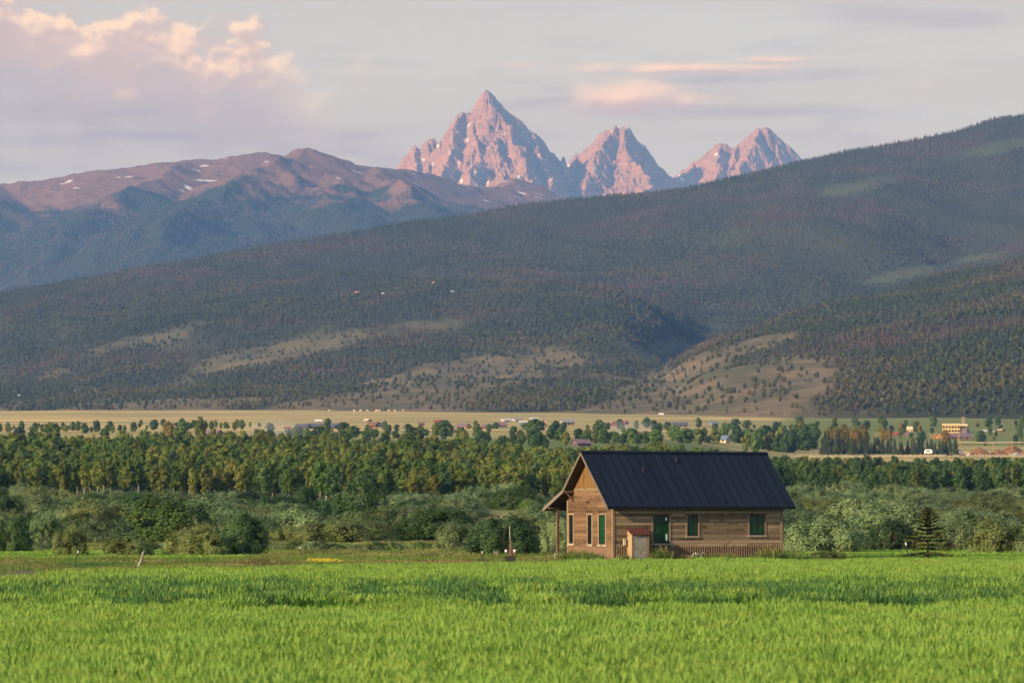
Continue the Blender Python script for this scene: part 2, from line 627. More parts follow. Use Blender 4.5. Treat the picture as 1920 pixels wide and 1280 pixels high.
def hill_cover(x, y):
    """0 open sage and grass, 1 closed wood"""
    x = np.asarray(x, float)
    y = np.asarray(y, float)
    u = 960 + 7000 * x / y
    v = 960 - (hill_z(x, y) - CAM_Z) / y * 7000
    n = fbm(x / 260.0, y / 420.0, 4) + 0.35 * fbm(x / 70.0, y / 90.0, 3)
    c = n + 0.55 + sstep(720, 560, v) * 0.42
    def spot(u0, v0, a, bb, k):
        return k * np.exp(-((u - u0) / a) ** 2 - ((v - v0 + (u - u0) * 0.22) / bb) ** 2)
    c = c - spot(850, 720, 190, 30, 1.5) - spot(1260, 725, 130, 32, 1.4) - spot(1470, 720, 75, 40, 1.5) - spot(1260, 650, 60, 14, 1.2) - spot(1440, 640, 60, 14, 1.2)
    c = c - spot(800, 610, 110, 18, 1.0) - spot(560, 655, 120, 16, 1.0) - spot(1760, 500, 150, 12, 1.1) - spot(1880, 275, 90, 16, 1.1) - spot(250, 640, 120, 12, 0.9) - spot(1600, 350, 160, 16, .6)
    return sstep(-0.05, 0.5, c - 0.14)


def conifer_share(x, y):
    x = np.asarray(x, float)
    y = np.asarray(y, float)
    v = 960 - (hill_z(x, y) - CAM_Z) / y * 7000
    return np.clip(0.20 + 1.5 * fbm(x / 380.0 + 40, y / 520.0, 4) + 0.60 * sstep(600, 400, v) - 0.25 * sstep(640, 740, v), 0.03, 0.97)


m_hill, w, b = pbr('sage_hillside', (0.1, 0.1, 0.08), 0.95, 0.05)
pos = wpos(w)
n1 = w.noise(pos, 0.018, 6, 0.65, 0.4)
n2 = w.noise(pos, 0.14, 5, 0.7)
dry = w.mix(w.ramp(n1, 0.38, 0.62), (0.095, 0.092, 0.05), (0.185, 0.14, 0.08))
hzz = w.n('ShaderNodeSeparateXYZ', ins={0: pos}).outputs[2]
dry = w.mix(w.ramp(w.math('ADD', hzz, w.math('MULTIPLY', n1, 160.0)), 220.0, 420.0), dry, (0.07, 0.08, 0.04))
dry = w.mix(w.math('MULTIPLY', w.ramp(n2, 0.52, 0.66), 0.75), dry, (0.06, 0.068, 0.04))
wood = w.mix(n2, (0.026, 0.034, 0.02), (0.055, 0.06, 0.032))
w.put(b.inputs['Base Color'], w.mix(attr(w, 'cover'), dry, wood))
bump(w, b, n2, 0.9, 3.0)
hx, hy = np.linspace(-1750, 1750, 260), np.concatenate([np.linspace(2450, 5200, 230), np.linspace(5215, 8300, 200), np.linspace(8350, 10200, 30)])
hill = obj('hill', grid_mesh('hill', hx, hy, hill_z, [m_hill], True, {'cover': lambda X, Y, Z: hill_cover(X, Y)}))
tag(hill, 'long wooded foothill rising to the right', 'hill', kind='structure')


# ------------------------------------------------------------------ far mountains
def ridge_field(x, y, chains, slope, side=1.0):
    """height of the steepest cone hung on any of the ridge lines"""
    z = np.full(x.shape, -1e9)
    for ch in chains:
        pts = [P(a, bb, d) for a, bb, d in ch[0]] if isinstance(ch, tuple) else [P(a, bb, d) for a, bb, d in ch]
        sl = ch[1] if isinstance(ch, tuple) else slope
        an = ch[2] if isinstance(ch, tuple) and len(ch) > 2 else side
        for p, q in zip(pts, pts[1:]):
            dx, dy = q.x - p.x, q.y - p.y
            L2 = dx * dx + dy * dy + 1e-9
            t = np.clip(((x - p.x) * dx + (y - p.y) * dy) / L2, 0, 1)
            dd = np.hypot((x - p.x - t * dx) * an, y - p.y - t * dy)
            z = np.maximum(z, p.z + (q.z - p.z) * t - sl * dd)
    return z


def line(pts, d, d2=None):
    n = len(pts) - 1
    return [(a, bb, d if d2 is None else d + (d2 - d) * max(0, i - 3) / (n - 3)) for i, (a, bb) in enumerate(pts)]


MTN = [
    (line([(-420, 440), (-200, 385), (0, 346), (60, 338), (130, 328), (190, 319), (270, 309), (345, 300), (400, 298), (440, 292), (470, 286), (488, 283), (505, 288), (520, 292)], 13600), 0.42),
    (line([(520, 292), (545, 284), (566, 279), (590, 278), (606, 286), (625, 296), (655, 305), (700, 312), (740, 318), (775, 322), (810, 326), (850, 338), (900, 352), (935, 350), (958, 340), (975, 332), (990, 342), (1010, 358), (1040, 374), (1120, 400), (1250, 440)], 13000, 15300), 0.46),
    [(580, 279, 13000), (545, 296, 12800), (520, 312, 12600), (470, 330, 12400), (440, 346, 12250), (400, 362, 12000), (345, 382, 11800), (318, 408, 11500), (300, 450, 11200), (280, 520, 10800)],
    [(350, 300, 13600), (330, 318, 13200), (270, 345, 12800), (200, 372, 12400), (150, 410, 12000), (100, 470, 11500), (60, 520, 11100)],
    [(560, 300, 12850), (560, 345, 12500), (600, 352, 12300), (640, 390, 11900), (690, 430, 11500)],
    [(0, 346, 13600), (-40, 372, 13000), (-80, 420, 12400), (-60, 480, 11700), (-20, 520, 11200)],
    [(700, 312, 13000), (740, 350, 12600), (800, 385, 12100), (850, 410, 11700)],
    [(335, 405, 11900), (350, 418, 11700), (360, 445, 11400), (330, 500, 10900)],
]


def mtn_z(x, y):
    wx = x + fbm(x / 260, y / 260, 3) * 60
    wy = y + fbm(x / 260 + 9, y / 260, 3) * 60
    z = ridge_field(wx, wy, MTN, 0.44)
    on = sstep(13900, 12900, y + fbm(x / 300, 3 + y / 900, 2) * 200)
    z = z + (ridged(x / 420, y / 420, 5) - 0.6) * 90 * (0.25 + 0.75 * on) * (sstep(12950, 12500, y) + .6 * sstep(-300, -100, x) * sstep(14200, 13000, y)) + fbm(x / 70, y / 70, 4) * 9
    return z


GRAND = [
    (line([(640, 430), (700, 395), (742, 345), (757, 320), (764, 296), (771, 277), (778, 270), (790, 280), (800, 264), (812, 259), (822, 270), (838, 252), (848, 230), (858, 215), (867, 206), (874, 210), (884, 209), (889, 196), (899, 182), (908, 173), (915, 170), (922, 176), (932, 187), (945, 202), (958, 212), (972, 222), (985, 236), (998, 248), (1010, 252), (1018, 262), (1028, 279), (1041, 290), (1050, 305), (1056, 292), (1064, 312), (1090, 350), (1140, 410)], 20000), 1.0, 3.0),
    [(868, 206, 20000), (853, 232, 19850), (846, 262, 19700), (850, 285, 19550), (835, 312, 19350), (815, 345, 19100), (800, 380, 18900)],
    [(915, 170, 20000), (921, 192, 19930), (935, 212, 19870), (950, 228, 19800), (962, 262, 19650), (975, 285, 19500), (990, 318, 19300), (1000, 360, 19000)],
    [(888, 208, 20000), (886, 240, 19800), (893, 268, 19600), (902, 296, 19450), (915, 335, 19200), (920, 380, 18900)],
    [(935, 245, 19750), (925, 262, 19600), (935, 290, 19450), (938, 310, 19350)],
    [(778, 270, 20000), (778, 300, 19800), (790, 330, 19500), (785, 370, 19200)],
    [(800, 264, 20000), (808, 296, 19750), (800, 320, 19550)],
    [(1000, 248, 20000), (1010, 285, 19750), (1030, 320, 19500), (1040, 370, 19200)],
    [(860, 350, 19050), (880, 325, 19100), (892, 300, 19300)],
    [(900, 385, 18700), (925, 348, 18800), (943, 312, 18900), (960, 318, 18900), (985, 340, 18800), (1010, 365, 18700)],
]
MIDDLE = [
    (line([(960, 400), (1000, 356), (1018, 345), (1035, 332), (1050, 322), (1062, 318), (1068, 302), (1078, 290), (1090, 284), (1100, 275), (1112, 264), (1122, 252), (1132, 246), (1145, 240), (1153, 234), (1160, 240), (1166, 237), (1174, 234), (1182, 241), (1187, 253), (1196, 262), (1206, 270), (1216, 282), (1224, 292), (1230, 303), (1238, 313), (1246, 320), (1252, 328), (1275, 343), (1310, 368)], 20600), 1.0, 3.0),
    [(1153, 235, 20600), (1135, 262, 20400), (1118, 286, 20200), (1108, 310, 20000), (1100, 335, 19800), (1090, 380, 19500)],
    [(1174, 235, 20600), (1172, 258, 20450), (1166, 275, 20300), (1185, 300, 20150), (1205, 318, 20000), (1225, 350, 19800)],
    [(1080, 290, 20600), (1078, 318, 20350), (1062, 345, 20100), (1050, 380, 19900)],
    [(1120, 385, 19500), (1145, 345, 19650), (1165, 325, 19750), (1185, 335, 19700), (1215, 365, 19500)],
    [(1060, 318, 20600), (1040, 345, 20300), (1020, 375, 20100)],
]
SOUTH = [
    (line([(1180, 368), (1225, 345), (1246, 338), (1262, 331), (1280, 320), (1300, 306), (1315, 297), (1326, 286), (1338, 274), (1350, 268), (1362, 268), (1372, 274), (1382, 270), (1395, 262), (1406, 252), (1416, 243), (1425, 238), (1434, 237), (1443, 240), (1452, 249), (1462, 259), (1472, 267), (1482, 276), (1492, 288), (1500, 297), (1530, 325), (1600, 380)], 21000), 1.0, 3.0),
    [(1425, 239, 21000), (1416, 262, 20800), (1400, 290, 20600), (1385, 318, 20400), (1375, 360, 20100)],
    [(1352, 268, 21000), (1345, 292, 20800), (1350, 312, 20600), (1340, 345, 20300)],
    [(1382, 270, 21000), (1378, 296, 20800), (1365, 325, 20550)],
    [(1300, 306, 21000), (1300, 335, 20750), (1290, 370, 20500)],
    [(1462, 259, 21000), (1458, 290, 20800), (1440, 325, 20550)],
]


def peak_z(chains, seed):
    def f(x, y):
        yr = chains[0][0][0][2]
        q = 0.40 + 0.60 * np.clip(np.abs(y - yr) / 260.0, 0, 1)
        wx = x + (fbm(x / 90 + seed, y / 90, 3) * 24 + fbm(x / 24 + seed, y / 30, 2) * 6) * q
        wy = y + fbm(x / 90, y / 90 + seed, 3) * 60 * q
        z = ridge_field(wx, wy, chains, 0.95, 1.4)
        z = z + (ridged(x / 120 + seed, y / 330, 5) - 0.62) * 44 * q + (ridged(x / 36 + seed, y / 90 + z / 160, 4) - 0.6) * 17 * q + fbm(x / 12, y / 14 + z / 40, 3) * 6 + (ridged(x / 60 + seed * 2, y / 220 + 4, 2) - .55) * 9
        return z
    return f


m_rock, w, b = pbr('peak_rock', (0.3, 0.25, 0.22), 0.92, 0.1)
geo = w.n('ShaderNodeNewGeometry')
pos = geo.outputs['Position']
n1 = w.noise(pos, 0.008, 6, 0.65, 0.5)
strat = w.noise(w.n('ShaderNodeMapping', ins={'Vector': pos, 'Rotation': (0, 0.35, 0), 'Scale': (0.01, 0.006, 0.05)}).outputs[0], 1.0, 5, 0.65)
n3 = w.noise(pos, 0.05, 6, 0.7)
c = w.mix(n1, (0.20, 0.10, 0.066), (0.37, 0.195, 0.12))
c = w.mix(w.math('MULTIPLY', w.ramp(strat, 0.45, 0.65), 0.5), c, (0.12, 0.08, 0.075))
nz = w.n('ShaderNodeSeparateXYZ', ins={0: geo.outputs['Normal']}).outputs[2]
sn = w.noise(w.n('ShaderNodeMapping', ins={'Vector': pos, 'Rotation': (0, 0.5, 0), 'Scale': (0.02, 0.008, 0.011)}).outputs[0], 1.0, 4, 0.6)
snow = w.math('MULTIPLY', w.ramp(sn, 0.645, 0.665), w.ramp(nz, 0.40, 0.52))
c = w.mix(snow, c, (0.78, 0.78, 0.80))
w.put(b.inputs['Base Color'], c)
bump(w, b, w.math('ADD', n3, strat), 1.0, 9.0)

m_mtn, w, b = pbr('alpine_slope', (0.3, 0.25, 0.22), 0.95, 0.05)
geo = w.n('ShaderNodeNewGeometry')
pos = geo.outputs['Position']
hz = w.n('ShaderNodeSeparateXYZ', ins={0: pos}).outputs[2]
n1 = w.noise(pos, 0.0045, 6, 0.6, 0.6)
n2 = w.noise(pos, 0.035, 6, 0.7)
scree = w.mix(n2, (0.115, 0.062, 0.05), (0.22, 0.125, 0.092))
scree = w.mix(w.math('MULTIPLY', w.ramp(n2, 0.56, 0.62), 0.8), scree, (0.07, 0.07, 0.05))
wood = w.mix(n2, (0.014, 0.022, 0.018), (0.035, 0.045, 0.03))
line_ = w.math('ADD', w.math('DIVIDE', w.math('SUBTRACT', hz, 1050.0), 170.0), w.math('MULTIPLY', w.math('SUBTRACT', n1, 0.5), 5.0))
c = w.mix(w.ramp(line_, -0.25, 0.35), wood, scree)
sn = w.noise(w.n('ShaderNodeMapping', ins={'Vector': pos, 'Rotation': (0, 0, -0.3), 'Scale': (0.006, 0.02, 0.02)}).outputs[0], 1.0, 3, 0.55)
snow = w.math('MULTIPLY', w.ramp(sn, 0.665, 0.68), w.ramp(hz, 1080.0, 1160.0))
c = w.mix(snow, c, (0.78, 0.78, 0.80))
w.put(b.inputs['Base Color'], c)
bump(w, b, n2, 1.0, 14.0)

mtn = obj('mountain', grid_mesh('mountain', np.linspace(-2600, 1000, 400), np.linspace(10300, 15700, 340), mtn_z, [m_mtn], True))
tag(mtn, 'broad treeless ridge with snow streaks above dark woods', 'mountain', kind='structure')
for nm, ch, x0, x1, y0, y1, lab in (('mountain_peak', GRAND, -1000, 620, 18300, 20700, 'tallest jagged rock peak with a pointed summit'),
                                    ('mountain_peak', MIDDLE, -120, 1080, 19100, 21300, 'middle jagged rock peak with a notched double top'),
                                    ('mountain_peak', SOUTH, 560, 2000, 19800, 21700, 'lowest jagged rock peak with a long rising shoulder')):
    o = obj(nm, grid_mesh(nm, np.linspace(x0, x1, int((x1 - x0) / 4.6)), np.linspace(y0, y1, int((y1 - y0) / 11)), peak_z(ch, x0 * 0.01), [m_rock], False))
    tag(o, lab, 'mountain', kind='structure')

# ------------------------------------------------------------------ haze
HAZE = 4.3e-5
m_haze = bpy.data.materials.new('haze_air')
m_haze.use_nodes = True
w = NT(m_haze.node_tree)
pv = w.n('ShaderNodeVolumePrincipled', ins={'Color': (0.20, 0.44, 1.0), 'Absorption Color': (1.0, 1.0, 1.0), 'Density': HAZE, 'Anisotropy': 0.0})
w.t.links.new(pv.outputs[0], w.n('ShaderNodeOutputMaterial').inputs['Volume'])
mb = MB()
mb.box(-37000, 37000, -3500, 31000, -8, 2450)
tag(mb.build('haze', m_haze), 'thin blue evening haze filling the valley', 'haze', kind='stuff')

# ------------------------------------------------------------------ leaves and bark
def leaf_mat(name, c0, c1, trans=0.3, hue=0.0, rough=0.6, stand=None, sscale=0.006, vary=True):
    m = bpy.data.materials.new(name)
    m.use_nodes = True
    w = NT(m.node_tree)
    oi = w.n('ShaderNodeObjectInfo')
    pos = w.n('ShaderNodeNewGeometry')
    rn = pos.outputs['Random Per Island']
    k = w.math('ADD', w.math('MULTIPLY', oi.outputs['Random'], 0.6), w.math('MULTIPLY', rn, 0.4))
    c = w.mix(k, c0, c1)
    if stand:       # whole stands differ in colour
        sn = w.noise(w.n('ShaderNodeMapping', ins={'Vector': pos.outputs['Position'], 'Scale': (1, .6, 1)}).outputs[0], sscale, 4, 0.6, 0.5)
        c = w.mix(w.math('MULTIPLY', w.ramp(sn, 0.42, 0.64), 0.75), c, stand)
    hs = w.n('ShaderNodeHueSaturation', ins={'Hue': w.math('ADD', 0.5 - hue, w.math('MULTIPLY', w.math('FRACT', w.math('MULTIPLY', oi.outputs['Random'], 7.31)), hue * 2)), 'Saturation': 1.0, 'Value': w.math('ADD', 0.70, w.math('MULTIPLY', w.math('FRACT', w.math('MULTIPLY', oi.outputs['Random'], 13.7)), 0.62)) if vary else 1.0, 'Color': c})
    d = w.n('ShaderNodeBsdfPrincipled', ins={'Base Color': hs.outputs[0], 'Roughness': rough, 'Specular IOR Level': 0.2})
    t = w.n('ShaderNodeBsdfTranslucent', ins={'Color': hs.outputs[0]})
    ms = w.n('ShaderNodeMixShader', ins={0: trans})
    w.t.links.new(d.outputs[0], ms.inputs[1])
    w.t.links.new(t.outputs[0], ms.inputs[2])
    w.t.links.new(ms.outputs[0], w.n('ShaderNodeOutputMaterial').inputs[0])
    MATS[name] = m
    return m


m_willow = leaf_mat('willow_leaves', (0.135, 0.205, 0.075), (0.235, 0.31, 0.13), 0.28, 0.015)
m_olive = leaf_mat('olive_leaves', (0.125, 0.17, 0.045), (0.205, 0.245, 0.075), 0.3, 0.012)
m_green = leaf_mat('green_leaves', (0.065, 0.125, 0.026), (0.12, 0.19, 0.042), 0.3, 0.012)
m_dark = leaf_mat('dark_leaves', (0.036, 0.08, 0.026), (0.07, 0.13, 0.038), 0.25, 0.012)
m_aspen = leaf_mat('aspen_leaves', (0.065, 0.135, 0.026), (0.16, 0.22, 0.046), 0.32, 0.025, stand=(0.20, 0.215, 0.045), sscale=0.02)
m_gold = leaf_mat('sunlit_gold_leaves', (0.18, 0.14, 0.028), (0.30, 0.205, 0.036), 0.3, 0.02)  # gold colour paints in the warm sunlight on the far-right trees
m_needle = leaf_mat('needles', (0.022, 0.040, 0.018), (0.05, 0.075, 0.03), 0.1, 0.012)
m_hillfir = leaf_mat('hill_needles', (0.015, 0.025, 0.019), (0.045, 0.05, 0.033), 0.1, 0.03, stand=(0.09, 0.05, 0.043))
m_hillasp = leaf_mat('hill_leaves', (0.036, 0.062, 0.026), (0.085, 0.105, 0.042), 0.2, 0.03, stand=(0.13, 0.12, 0.048))
m_bark, w, b = pbr('grey_bark', (0.17, 0.15, 0.12), 0.9, 0.1)
w.put(b.inputs['Base Color'], w.mix(w.noise(w.n('ShaderNodeTexCoord').outputs['Object'], 6, 4), (0.10, 0.085, 0.065), (0.24, 0.21, 0.17)))
m_aspbark, w, b = pbr('aspen_bark', (0.4, 0.38, 0.3), 0.9, 0.1)
w.put(b.inputs['Base Color'], w.mix(w.ramp(w.noise(w.n('ShaderNodeTexCoord').outputs['Object'], 5, 4), .35, .6), (0.16, 0.14, 0.11), (0.42, 0.38, 0.30)))


def leaves(rs, c, size, out=None, bias=0.6, stretch=1.7, jit=0.35):
    """rhombic leaf faces at centres c, normals leaning along 'out'"""
    n = len(c)
    nr = rs.normal(size=(n, 3))
    if out is not None:
        nr = nr * (1 - bias) + out * bias * 1.6
    nr /= np.linalg.norm(nr, axis=1)[:, None] + 1e-9
    a = np.cross(nr, rs.normal(size=(n, 3)))
    a /= np.linalg.norm(a, axis=1)[:, None] + 1e-9
    bb = np.cross(nr, a)
    s = (size * (1 + jit * rs.uniform(-1, 1, n)))[:, None]
    v = np.stack([c - a * s * 0.5 * stretch, c - bb * s * 0.5 + a * s * .1, c + a * s * 0.5 * stretch, c + bb * s * 0.5 + a * s * .1], 1).reshape(-1, 3)
    return v, np.arange(4 * n).reshape(-1, 4)


def lobed_crown(rs, lobes, n, size, up=0.25, inner=0.72):
    """leaf centres spread over the outer shells of overlapping ellipsoids (cx,cy,cz,rx,ry,rz)"""
    L = np.array(lobes)
    vol = L[:, 3] * L[:, 5]
    pick = rs.choice(len(L), n * 2, p=vol / vol.sum())
    # leaves gather in sprays, so light and dark clumps show
    K = 15
    sp = rs.normal(size=(len(L), K, 3))
    sp /= np.linalg.norm(sp, axis=2)[:, :, None]
    sp *= rs.uniform(.86, 1.16, (len(L), K, 1))
    d = sp[pick, rs.randint(0, K, n * 2)] + rs.normal(size=(n * 2, 3)) * .24
    rad0 = np.linalg.norm(d, axis=1)[:, None]
    d = d / rad0
    r = np.clip(rad0[:, 0], .8, 1.2) * 1.0 if False else inner + (1.08 - inner) * rs.uniform(0, 1, n * 2) ** 0.6
    p = L[pick, :3] + d * (r * np.clip(rad0[:, 0], .82, 1.2))[:, None] * L[pick, 3:]
    q = np.min([(((p - l[:3]) / l[3:]) ** 2).sum(1) + (pick == i) * 9 for i, l in enumerate(L)], 0)
    keep = (q > 0.55) & (p[:, 2] > 0.02)
    p, d = p[keep][:n], d[keep][:n]
    out = d + np.array([0, 0, up])
    out /= np.linalg.norm(out, axis=1)[:, None]
    return leaves(rs, p, np.full(len(p), size), out, 0.74)


def bush_meshes(seed, mat, n=12500, size=0.115, w=6.0, h=4.0, lobes=16, upright=0.0):
    rs = np.random.RandomState(seed)
    L = []
    for i in range(lobes):
        a = rs.uniform(0, 2 * np.pi)
        r = w * 0.5 * rs.uniform(0.05, 0.72) ** 0.8
        k = 1 - (r / (w * 0.5)) ** 2
        zt = h * (0.50 + 0.42 * k) * rs.uniform(0.82, 1.05)
        rz_ = zt * rs.uniform(0.36, 0.5)
        rr = w * rs.uniform(0.13, 0.20)
        L.append((r * math.cos(a), r * math.sin(a), zt - rz_, rr, rr, rz_))
    for i in range(7):      # skirts that reach the grass
        a = i * 0.9 + rs.uniform(0, .5)
        rr = w * rs.uniform(0.13, 0.19)
        L.append((w * .32 * math.cos(a), w * .32 * math.sin(a), h * .2, rr, rr, h * rs.uniform(.2, .3)))
    v, f = lobed_crown(rs, L, n, size, up=0.35)
    # loose shoots that break the outline
    ns = 90
    l = np.array([L[i] for i in rs.randint(0, lobes, ns)])
    d = rs.normal(size=(ns, 3))
    d[:, 2] = np.abs(d[:, 2]) + 0.5 + upright
    d /= np.linalg.norm(d, axis=1)[:, None]
    p0 = l[:, :3] + d * l[:, 3:] * 0.95
    sh = np.concatenate([p0 + d * k * 0.2 for k in range(1, 4)])
    v2, f2 = leaves(rs, sh, np.full(len(sh), size * 0.75), None, 0, 2.0)
    me = mesh_np('foliage', np.concatenate([v, v2]), np.concatenate([f, f2 + len(v)]), [mat])
    mb = MB()
    for i in range(9):
        a = rs.uniform(0, 2 * np.pi)
        r = w * rs.uniform(.12, .36)
        e = (r * math.cos(a), r * math.sin(a), h * rs.uniform(.5, .8))
        mb.tube([(0.15 * math.cos(a), 0.15 * math.sin(a), -0.15), (e[0] * .45, e[1] * .45, e[2] * .5), e], [0.06, 0.045, 0.015], 5)
    return me, mb.mesh('stems', m_bark)


def tree_meshes(seed, mat, bark, h=9.0, r=1.5, base=0.22, n=1500, size=0.34, clumps=22, taper=0.75, tr=0.11, dome=False):
    rs = np.random.RandomState(seed)
    L = []
    for i in range(clumps):
        t = (i + rs.uniform(0, 1)) / clumps
        z = h * (base + (1 - base) * t)
        prof = math.sin(math.pi * min(1, 0.12 + t * 0.88) ** taper) ** 0.7 if not dome else math.sqrt(max(.04, 1 - (max(0, t - .42) / .6) ** 2)) * min(1, .55 + t)
        rr = r * max(prof, .18)
        a = rs.uniform(0, 2 * np.pi)
        o = rr * rs.uniform(0.15, 0.75)
        s = max(r * 0.28, rr * rs.uniform(0.38, 0.6))
        L.append((o * math.cos(a), o * math.sin(a), min(z, h - s * .8), s, s, s * rs.uniform(0.8, 1.25)))
    v, f = lobed_crown(rs, L, n, size, up=0.3, inner=0.6)
    me = mesh_np('crown', v, f, [mat])
    mb = MB()
    bend = rs.uniform(-.25, .25, 4)
    top = h * 0.9
    mb.tube([(0, 0, -0.3), (bend[0] * .3, bend[1] * .3, h * .3), (bend[0], bend[1], h * .6), (bend[2], bend[3], top)], [tr * 1.15, tr * .9, tr * .55, tr * .15], 6)
    for l in L[::3]:
        mb.tube([(bend[0] * l[2] / h, bend[1] * l[2] / h, l[2] * 0.78), (l[0] * .9, l[1] * .9, l[2])], [tr * .35, tr * .12], 4)
    return me, mb.mesh('trunk', bark)


def thing_copies(name, parts, loc, rz, scl, label, cat, group=None, part_labels=None):
    """an Empty at the foot of the plant with its parts under it"""
    e = empty(name, loc, rz)
    e.scale = scl
    for me in parts:
        c = bpy.data.objects.new(me.name, me)
        link(c, e)
    tag(e, label, cat, group)
    return e


# ------------------------------------------------------------------ willow bushes
BUSH = {'w': [bush_meshes(s, m_willow) for s in (11, 12, 13)],
        'o': [bush_meshes(s, m_olive, size=.11) for s in (21, 22)],
        'g': [bush_meshes(s, m_green, size=.11) for s in (31, 32)],
        'd': [bush_meshes(s, m_dark, size=.115) for s in (41, 42)]}
# px, base row, width px, height px, kind, label
BUSHES = [
    (134, 1041, 66, 57, 'o', 'olive bush just behind the first leaning fence post on the left'),
    (240, 1042, 94, 47, 'o', 'low spreading olive bush behind the forked grey leaning post'),
    (370, 1041, 122, 64, 'o', 'broad round olive bush in the front row, two bushes right of the forked post'),
    (452, 1040, 96, 80, 'd', 'tall dark round bush in the front row with deep shade under it'),
    (18, 1034, 96, 64, 'd', 'dark shady bush at the left edge beside the green field'),
    (86, 1028, 84, 72, 'w', 'grey-green domed willow behind the olive bush at the far left'),
    (180, 1024, 130, 58, 'w', 'wide grey-green willow behind the gap between the two leaning posts'),
    (290, 1018, 80, 34, 'g', 'low bright green shrub between the two olive front bushes'),
    (300, 998, 150, 36, 'w', 'long low blue-grey willow behind the bright green shrub'),
    (2, 980, 80, 66, 'd', 'very dark bush cut by the left edge below the aspen wood'),
    (70, 972, 52, 44, 'o', 'pointed yellow-green bush in front of the left dry clearing'),
    (148, 976, 70, 42, 'g', 'deep green mounded bush below the aspen trunks at left'),
    (205, 976, 64, 46, 'w', 'pale grey-green willow between the two green mounded bushes'),
    (254, 973, 80, 42, 'g', 'round dark green bush at the left end of the dry strip'),
    (333, 969, 74, 38, 'd', 'grey-brown bush standing alone on the dry strip'),
    (392, 974, 62, 38, 'w', 'dull grey willow at the middle of the dry strip'),
    (452, 974, 76, 44, 'g', 'green bush at the right end of the dry strip'),
    (500, 982, 70, 52, 'd', 'dark green bush left of the big leafy tree'),
    (556, 1013, 128, 66, 'w', 'large pale arching willow left of the wide dark green bush'),
    (540, 1018, 62, 40, 'o', 'small round yellow-olive bush in front of the large arching willow'),
    (700, 1014, 170, 50, 'g', 'wide dark green bush with black shade at its foot, left of the cabin'),
    (575, 975, 92, 64, 'd', 'dark bush leaning on the left side of the big leafy tree'),
    (800, 1008, 130, 62, 'w', 'wide grey willow behind the wide dark green bush'),
    (852, 1031, 92, 56, 'w', 'grey-green willow on the left shoulder of the big bush behind the pedestal'),
    (945, 1038, 152, 78, 'd', 'big rounded bush right behind the small utility pedestal'),
    (887, 968, 48, 36, 'd', 'small round dark bush at the left of the small dry clearing'),
    (893, 952, 80, 42, 'w', 'pale rounded willow in front of the poplar wood left of the cabin'),
    (972, 951, 88, 38, 'w', 'pale flat-topped willow beside the small dry clearing'),
    (995, 966, 50, 34, 'g', 'dark green bush on the right of the small dry clearing'),
    (1046, 1036, 70, 70, 'w', 'grey-green bush showing behind the porch post'),
    (1545, 1034, 136, 72, 'w', 'large grey-green bush against the right end of the cabin'),
    (1628, 1014, 68, 56, 'w', 'small round willow in the gap behind the large bush at the cabin end'),
    (1666, 1032, 98, 64, 'd', 'round green bush just left of the young spruce'),
    (1790, 1032, 92, 68, 'w', 'soft grey-green bush just right of the young spruce'),
    (1872, 1035, 136, 68, 'o', 'wide olive bush with a dark foot at the right edge'),
    (1958, 1036, 110, 60, 'w', 'grey-green bush cut by the right edge of the view'),
    (1560, 968, 84, 32, 'w', 'rounded willow above the roof end, second row right of the cabin'),
    (1628, 965, 84, 34, 'd', 'darker willow in the second row above the gap'),
    (1745, 968, 128, 40, 'w', 'long willow crest in the second row right above the young spruce'),
    (1852, 972, 92, 36, 'o', 'olive crest in the second row near the right edge'),
]
rs = np.random.RandomState(99)
taken = []


def px_size(px, v, wpx, hpx):
    p = at(px, v, lo=190)
    k = p.y / F_PX
    return p, wpx * k, hpx * k


for i, (px, v, wp, hp, kd, lab) in enumerate(BUSHES):
    p, wm, hm = px_size(px, v + (6 if v > 1026 else 0), wp, hp + (6 if v > 1026 else 0))
    parts = BUSH[kd][i % len(BUSH[kd])]
    thing_copies('willow_bush', parts, (p.x, p.y, p.z - 0.08), rs.uniform(0, 6.28), (wm / 5.6, wm / 5.6, hm / 3.85), lab, 'bush', 'bushes behind the field')
    taken.append((p.x, p.y, wm * 0.5))
# low weedy shrubs along the far edge of the meadow
low_n = 0
for px in list(range(500, 905, 27)) + [20, 60, 285, 310, 1500, 1585, 1606]:
    px = px + rs.uniform(-9, 9)
    p, wm, hm = px_size(px, rs.uniform(1034, 1039), rs.uniform(38, 62), rs.uniform(14, 27))
    thing_copies('low_shrub', BUSH['wwg'[low_n % 3]][low_n % 2], (p.x, p.y, p.z - 0.05), rs.uniform(0, 6.28), (wm / 5.6, wm / 5.6, hm / 3.85),
                 'knee-high shrub in the weedy meadow strip', 'shrub', 'low shrubs along the meadow edge')
    low_n += 1

fill = []
for gy in np.arange(300, 700, 13.0):
    for gx in np.arange(-0.165 * gy - 8, 0.165 * gy + 8, 9.4):
        x, y = gx + rs.uniform(-3.4, 3.4), gy + rs.uniform(-4.5, 4.5)
        u = 960 + 7000 * x / y
        if any((x - a) ** 2 + (y - c) ** 2 < (rr * 0.75 + 1.6) ** 2 for a, c, rr in taken):
            continue
        if float(ground_zone_field(np.array([x]), np.array([y]), None)[0]) > 0.22:
            continue
        left = u < 1090
        if left and (y > 600 or rs.uniform() < 0.36):
            continue
        if u > 1440 and y > 690:
            continue
        if 1100 < u < 1440 and y < 520 and rs.uniform() < .5:
            continue
        if 620 < u < 745 and 395 < y < 470:
            continue
        fill.append((x, y, u))
fill.sort(key=lambda t: t[1] + (0 if t[2] < 1085 or t[2] > 1480 else 2000))
rest_p, rest_r, rest_s, rest_v = [], [], [], []
BL = [m for k in 'wdog' for m in BUSH[k]]
